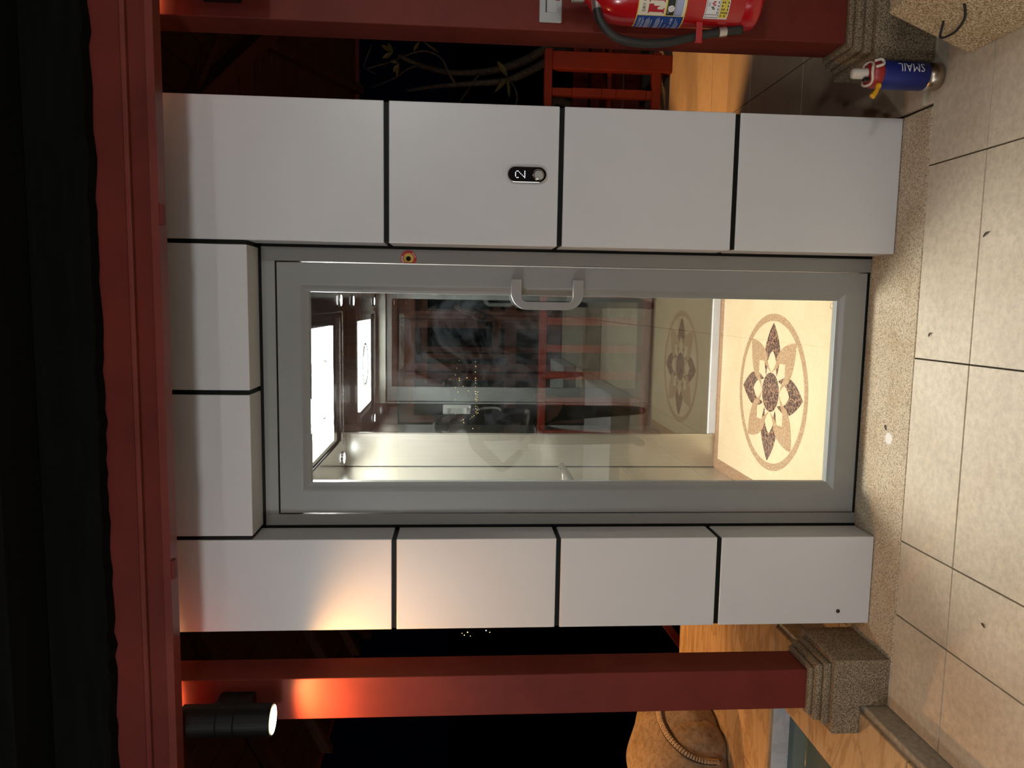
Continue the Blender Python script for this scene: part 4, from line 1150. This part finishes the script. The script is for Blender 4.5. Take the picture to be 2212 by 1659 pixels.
def person(base, H_, yaw, arms, label, jacket, trousers, long_hair=False):
    """arms: for 'L' and 'R' -> (elbow, wrist, finger direction, curl direction, palm normal) in body space (x right, y front)"""
    t = thing('person', label, 'person', base, 'people mirrored in the glass')
    k = H_ / 1.72
    J = {'pelvis': ((0, 0, .96), (.150, .11)), 'waist': ((0, .005, 1.08), (.135, .10)), 'chest': ((0, .0, 1.28), (.165, .115)), 'upper': ((0, -.01, 1.40), (.13, .09)), 'neck': ((0, .0, 1.49), .052), 'headb': ((0, .02, 1.56), .05)}
    B = [('pelvis', 'waist'), ('waist', 'chest'), ('chest', 'upper'), ('upper', 'neck'), ('neck', 'headb')]
    for s, sx in (('L', -1), ('R', 1)):
        el, wr = arms[s][0], arms[s][1]
        J['sh' + s] = ((sx * .175, -.01, 1.405), .062); J['el' + s] = (el, .045); J['wr' + s] = (wr, .029)
        B += [('upper', 'sh' + s), ('sh' + s, 'el' + s), ('el' + s, 'wr' + s)]
        J['hip' + s] = ((sx * .095, 0, .88), .088); J['kn' + s] = ((sx * .11, .02, .50), .060); J['an' + s] = ((sx * .12, -.02, .09), .042); J['toe' + s] = ((sx * .14, .13, .035), (.042, .030))
        B += [('pelvis', 'hip' + s), ('hip' + s, 'kn' + s), ('kn' + s, 'an' + s), ('an' + s, 'toe' + s)]
    me = skin_mesh(J, B)
    b = bmesh.new(); b.from_mesh(me); bpy.data.meshes.remove(me)
    # head with nose, brow, ears, chin
    hc = Vector((0, .035, 1.625))
    def hs(p):
        q = p.copy()
        if p.z < -.2: q.x *= 1 - .28 * (-p.z - .2); q.y += .10 * (-p.z - .2)
        return q
    join(b, blob(hc, .076, .096, .115, 3, 0, None, hs))
    join(b, blob(hc + Vector((0, .098, -.018)), .013, .020, .024, 2))
    join(b, blob(hc + Vector((0, .085, -.062)), .024, .012, .008, 2))
    join(b, blob(hc + Vector((0, .083, .022)), .05, .012, .010, 2))
    for sx in (-1, 1): join(b, blob(hc + Vector((sx * .078, -.005, -.005)), .010, .020, .032, 2))
    for s, sx in (('L', -1), ('R', 1)):
        el, wr, fd, cd_, pn = [Vector(x) for x in arms[s]]
        fd.normalize(); side = fd.cross(pn).normalized()
        pc = wr + fd * .05
        pal = bmesh.new(); bmesh.ops.create_icosphere(pal, subdivisions=2, radius=1)
        for v in pal.verts: v.co = pc + fd * v.co.x * .055 + side * v.co.y * .042 + pn.normalized() * v.co.z * .018
        join(b, pal)
        for i, (off, L) in enumerate(((-.030, .078), (-.010, .088), (.010, .082), (.030, .064))):
            join(b, finger_chain(pc + fd * .035 + side * off, fd, cd_, L, .0085))
        th = -1
        join(b, finger_chain(pc - fd * .01 + side * (-.036), fd * .6 - side * 1.0, fd, .062, .010))
    me = bpy.data.meshes.new('body'); b.to_mesh(me); b.free()
    o = bpy.data.objects.new('body_tmp', me); COL.objects.link(o)
    rm = o.modifiers.new('r', 'REMESH'); rm.mode = 'VOXEL'; rm.voxel_size = .0075
    sm = o.modifiers.new('s', 'SMOOTH'); sm.factor = .4; sm.iterations = 2
    dg = bpy.context.evaluated_depsgraph_get()
    body = bpy.data.meshes.new_from_object(o.evaluated_get(dg)); bpy.data.objects.remove(o)
    MT = Matrix.Translation(Vector(base)) @ Matrix.Rotation(yaw, 4, 'Z') @ Matrix.Scale(k, 4)
    wrs = [Vector(arms[s][1]) for s in 'LR']; els = [Vector(arms[s][0]) for s in 'LR']
    for mm in (M['skin'], jacket, trousers, M['shoe']): body.materials.append(mm)
    for f in body.polygons:
        c = f.center; f.use_smooth = True; mi = 1
        if c.z > 1.50: mi = 0
        elif c.z < .075: mi = 3
        elif c.z < .93: mi = 2
        for wv, ev in zip(wrs, els):
            ax = (ev - wv).normalized(); dd = c - wv
            if dd.length < .24 and dd.dot(ax) < .015: mi = 0
        f.material_index = mi
    body.transform(MT)
    bo = bpy.data.objects.new('body', body); COL.objects.link(bo); bo.parent = t; ORG[bo.name] = Vector(base)
    body.transform(Matrix.Translation(-Vector(base)))
    def child(nm, bmx, mt):
        bmesh.ops.transform(bmx, matrix=MT, verts=bmx.verts); return obj(nm, bmx, mt, t, smooth=True)
    def hz_(p):
        q = p.copy()
        if p.y > .25 and p.z < .45: q.y = .25 + (p.y - .25) * .1
        return q
    child('hair', blob(hc + Vector((0, -.010, .022)), .086, .100, .108, 3, .01, 1.50 if long_hair else 1.60, hz_), M['hair'])
    for sx in (-1, 1): child('eye', blob(hc + Vector((sx * .030, .089, .003)), .011, .007, .007, 2), M['ink_white'])
    # open jacket hem
    child('jacket_hem', lathe([(.145, 0), (.158, -.10), (.165, -.20), (.158, -.20), (.15, -.10)], (0, 0, 1.05), n=32, cap=False), jacket)
    return t, MT
# the photographer, holding the phone up at the camera
PB = Vector((.455, -2.86, 0))
hold = Vector((.345, -2.475, 1.42))
def inv(p, base, yaw, H_):
    return (Matrix.Translation(Vector(base)) @ Matrix.Rotation(yaw, 4, 'Z') @ Matrix.Scale(H_ / 1.72, 4)).inverted() @ Vector(p)
wl = inv((.235, -2.53, 1.365), PB, 0, 1.74); wr_ = inv((.44, -2.53, 1.365), PB, 0, 1.74)
person(PB, 1.74, 0, {'L': ((-.30, .10, 1.16), wl, (.25, .55, .8), (.9, .3, .1), (1, .2, -.2)), 'R': ((.27, .10, 1.16), wr_, (-.25, .55, .8), (-.9, .3, .1), (-1, .2, -.2))},
       'person in dark clothes holding up a phone, mirrored at the door handle side', M['cloth_black'], M['cloth_navy'])
ph = thing('smartphone', 'black smartphone held up by the mirrored person', 'phone', (.34, -2.447, 1.38))
obj('phone_body', box(.262, .412, -2.452, -2.443, 1.372, 1.452, .003), M['screen'], ph)
obj('lens', lathe([(.007, 0), (.006, .0015)], (.385, -2.443, 1.43), (0, 1, 0), 16), M['blackglass'], ph)
# the companion with a hand on the hip
QB = Vector((-.62, -2.98, 0))
person(QB, 1.62, 0, {'R': ((.235, -.02, 1.13), (.25, .06, .92), (.0, .15, -1), (-.2, .5, -.6), (-1, 0, 0)), 'L': ((-.40, -.10, 1.17), (-.205, .07, 1.02), (.75, .45, -.2), (.7, .2, -.6), (0, .6, .8))},
       'person in a dark jacket with one hand on the hip, mirrored beside the steel panel', M['cloth_black'], M['cloth_navy'], True)
hb = thing('shoulder_bag', 'dark bag hanging at the side of the mirrored companion', 'bag', (-.36, -2.95, .62))
obj('bag_body', box(-.33, -.255, -3.06, -2.84, .62, .86, .02, 3), M['bagmat'], hb)
obj('strap', tube(smooth_path([(-.292, -3.03, .85), (-.34, -3.02, 1.05), (-.40, -2.99, 1.30), (-.425, -2.985, 1.375), (-.43, -2.93, 1.37), (-.38, -2.88, 1.15), (-.292, -2.87, .85)], 4), .008, 6), M['bagmat'], hb)
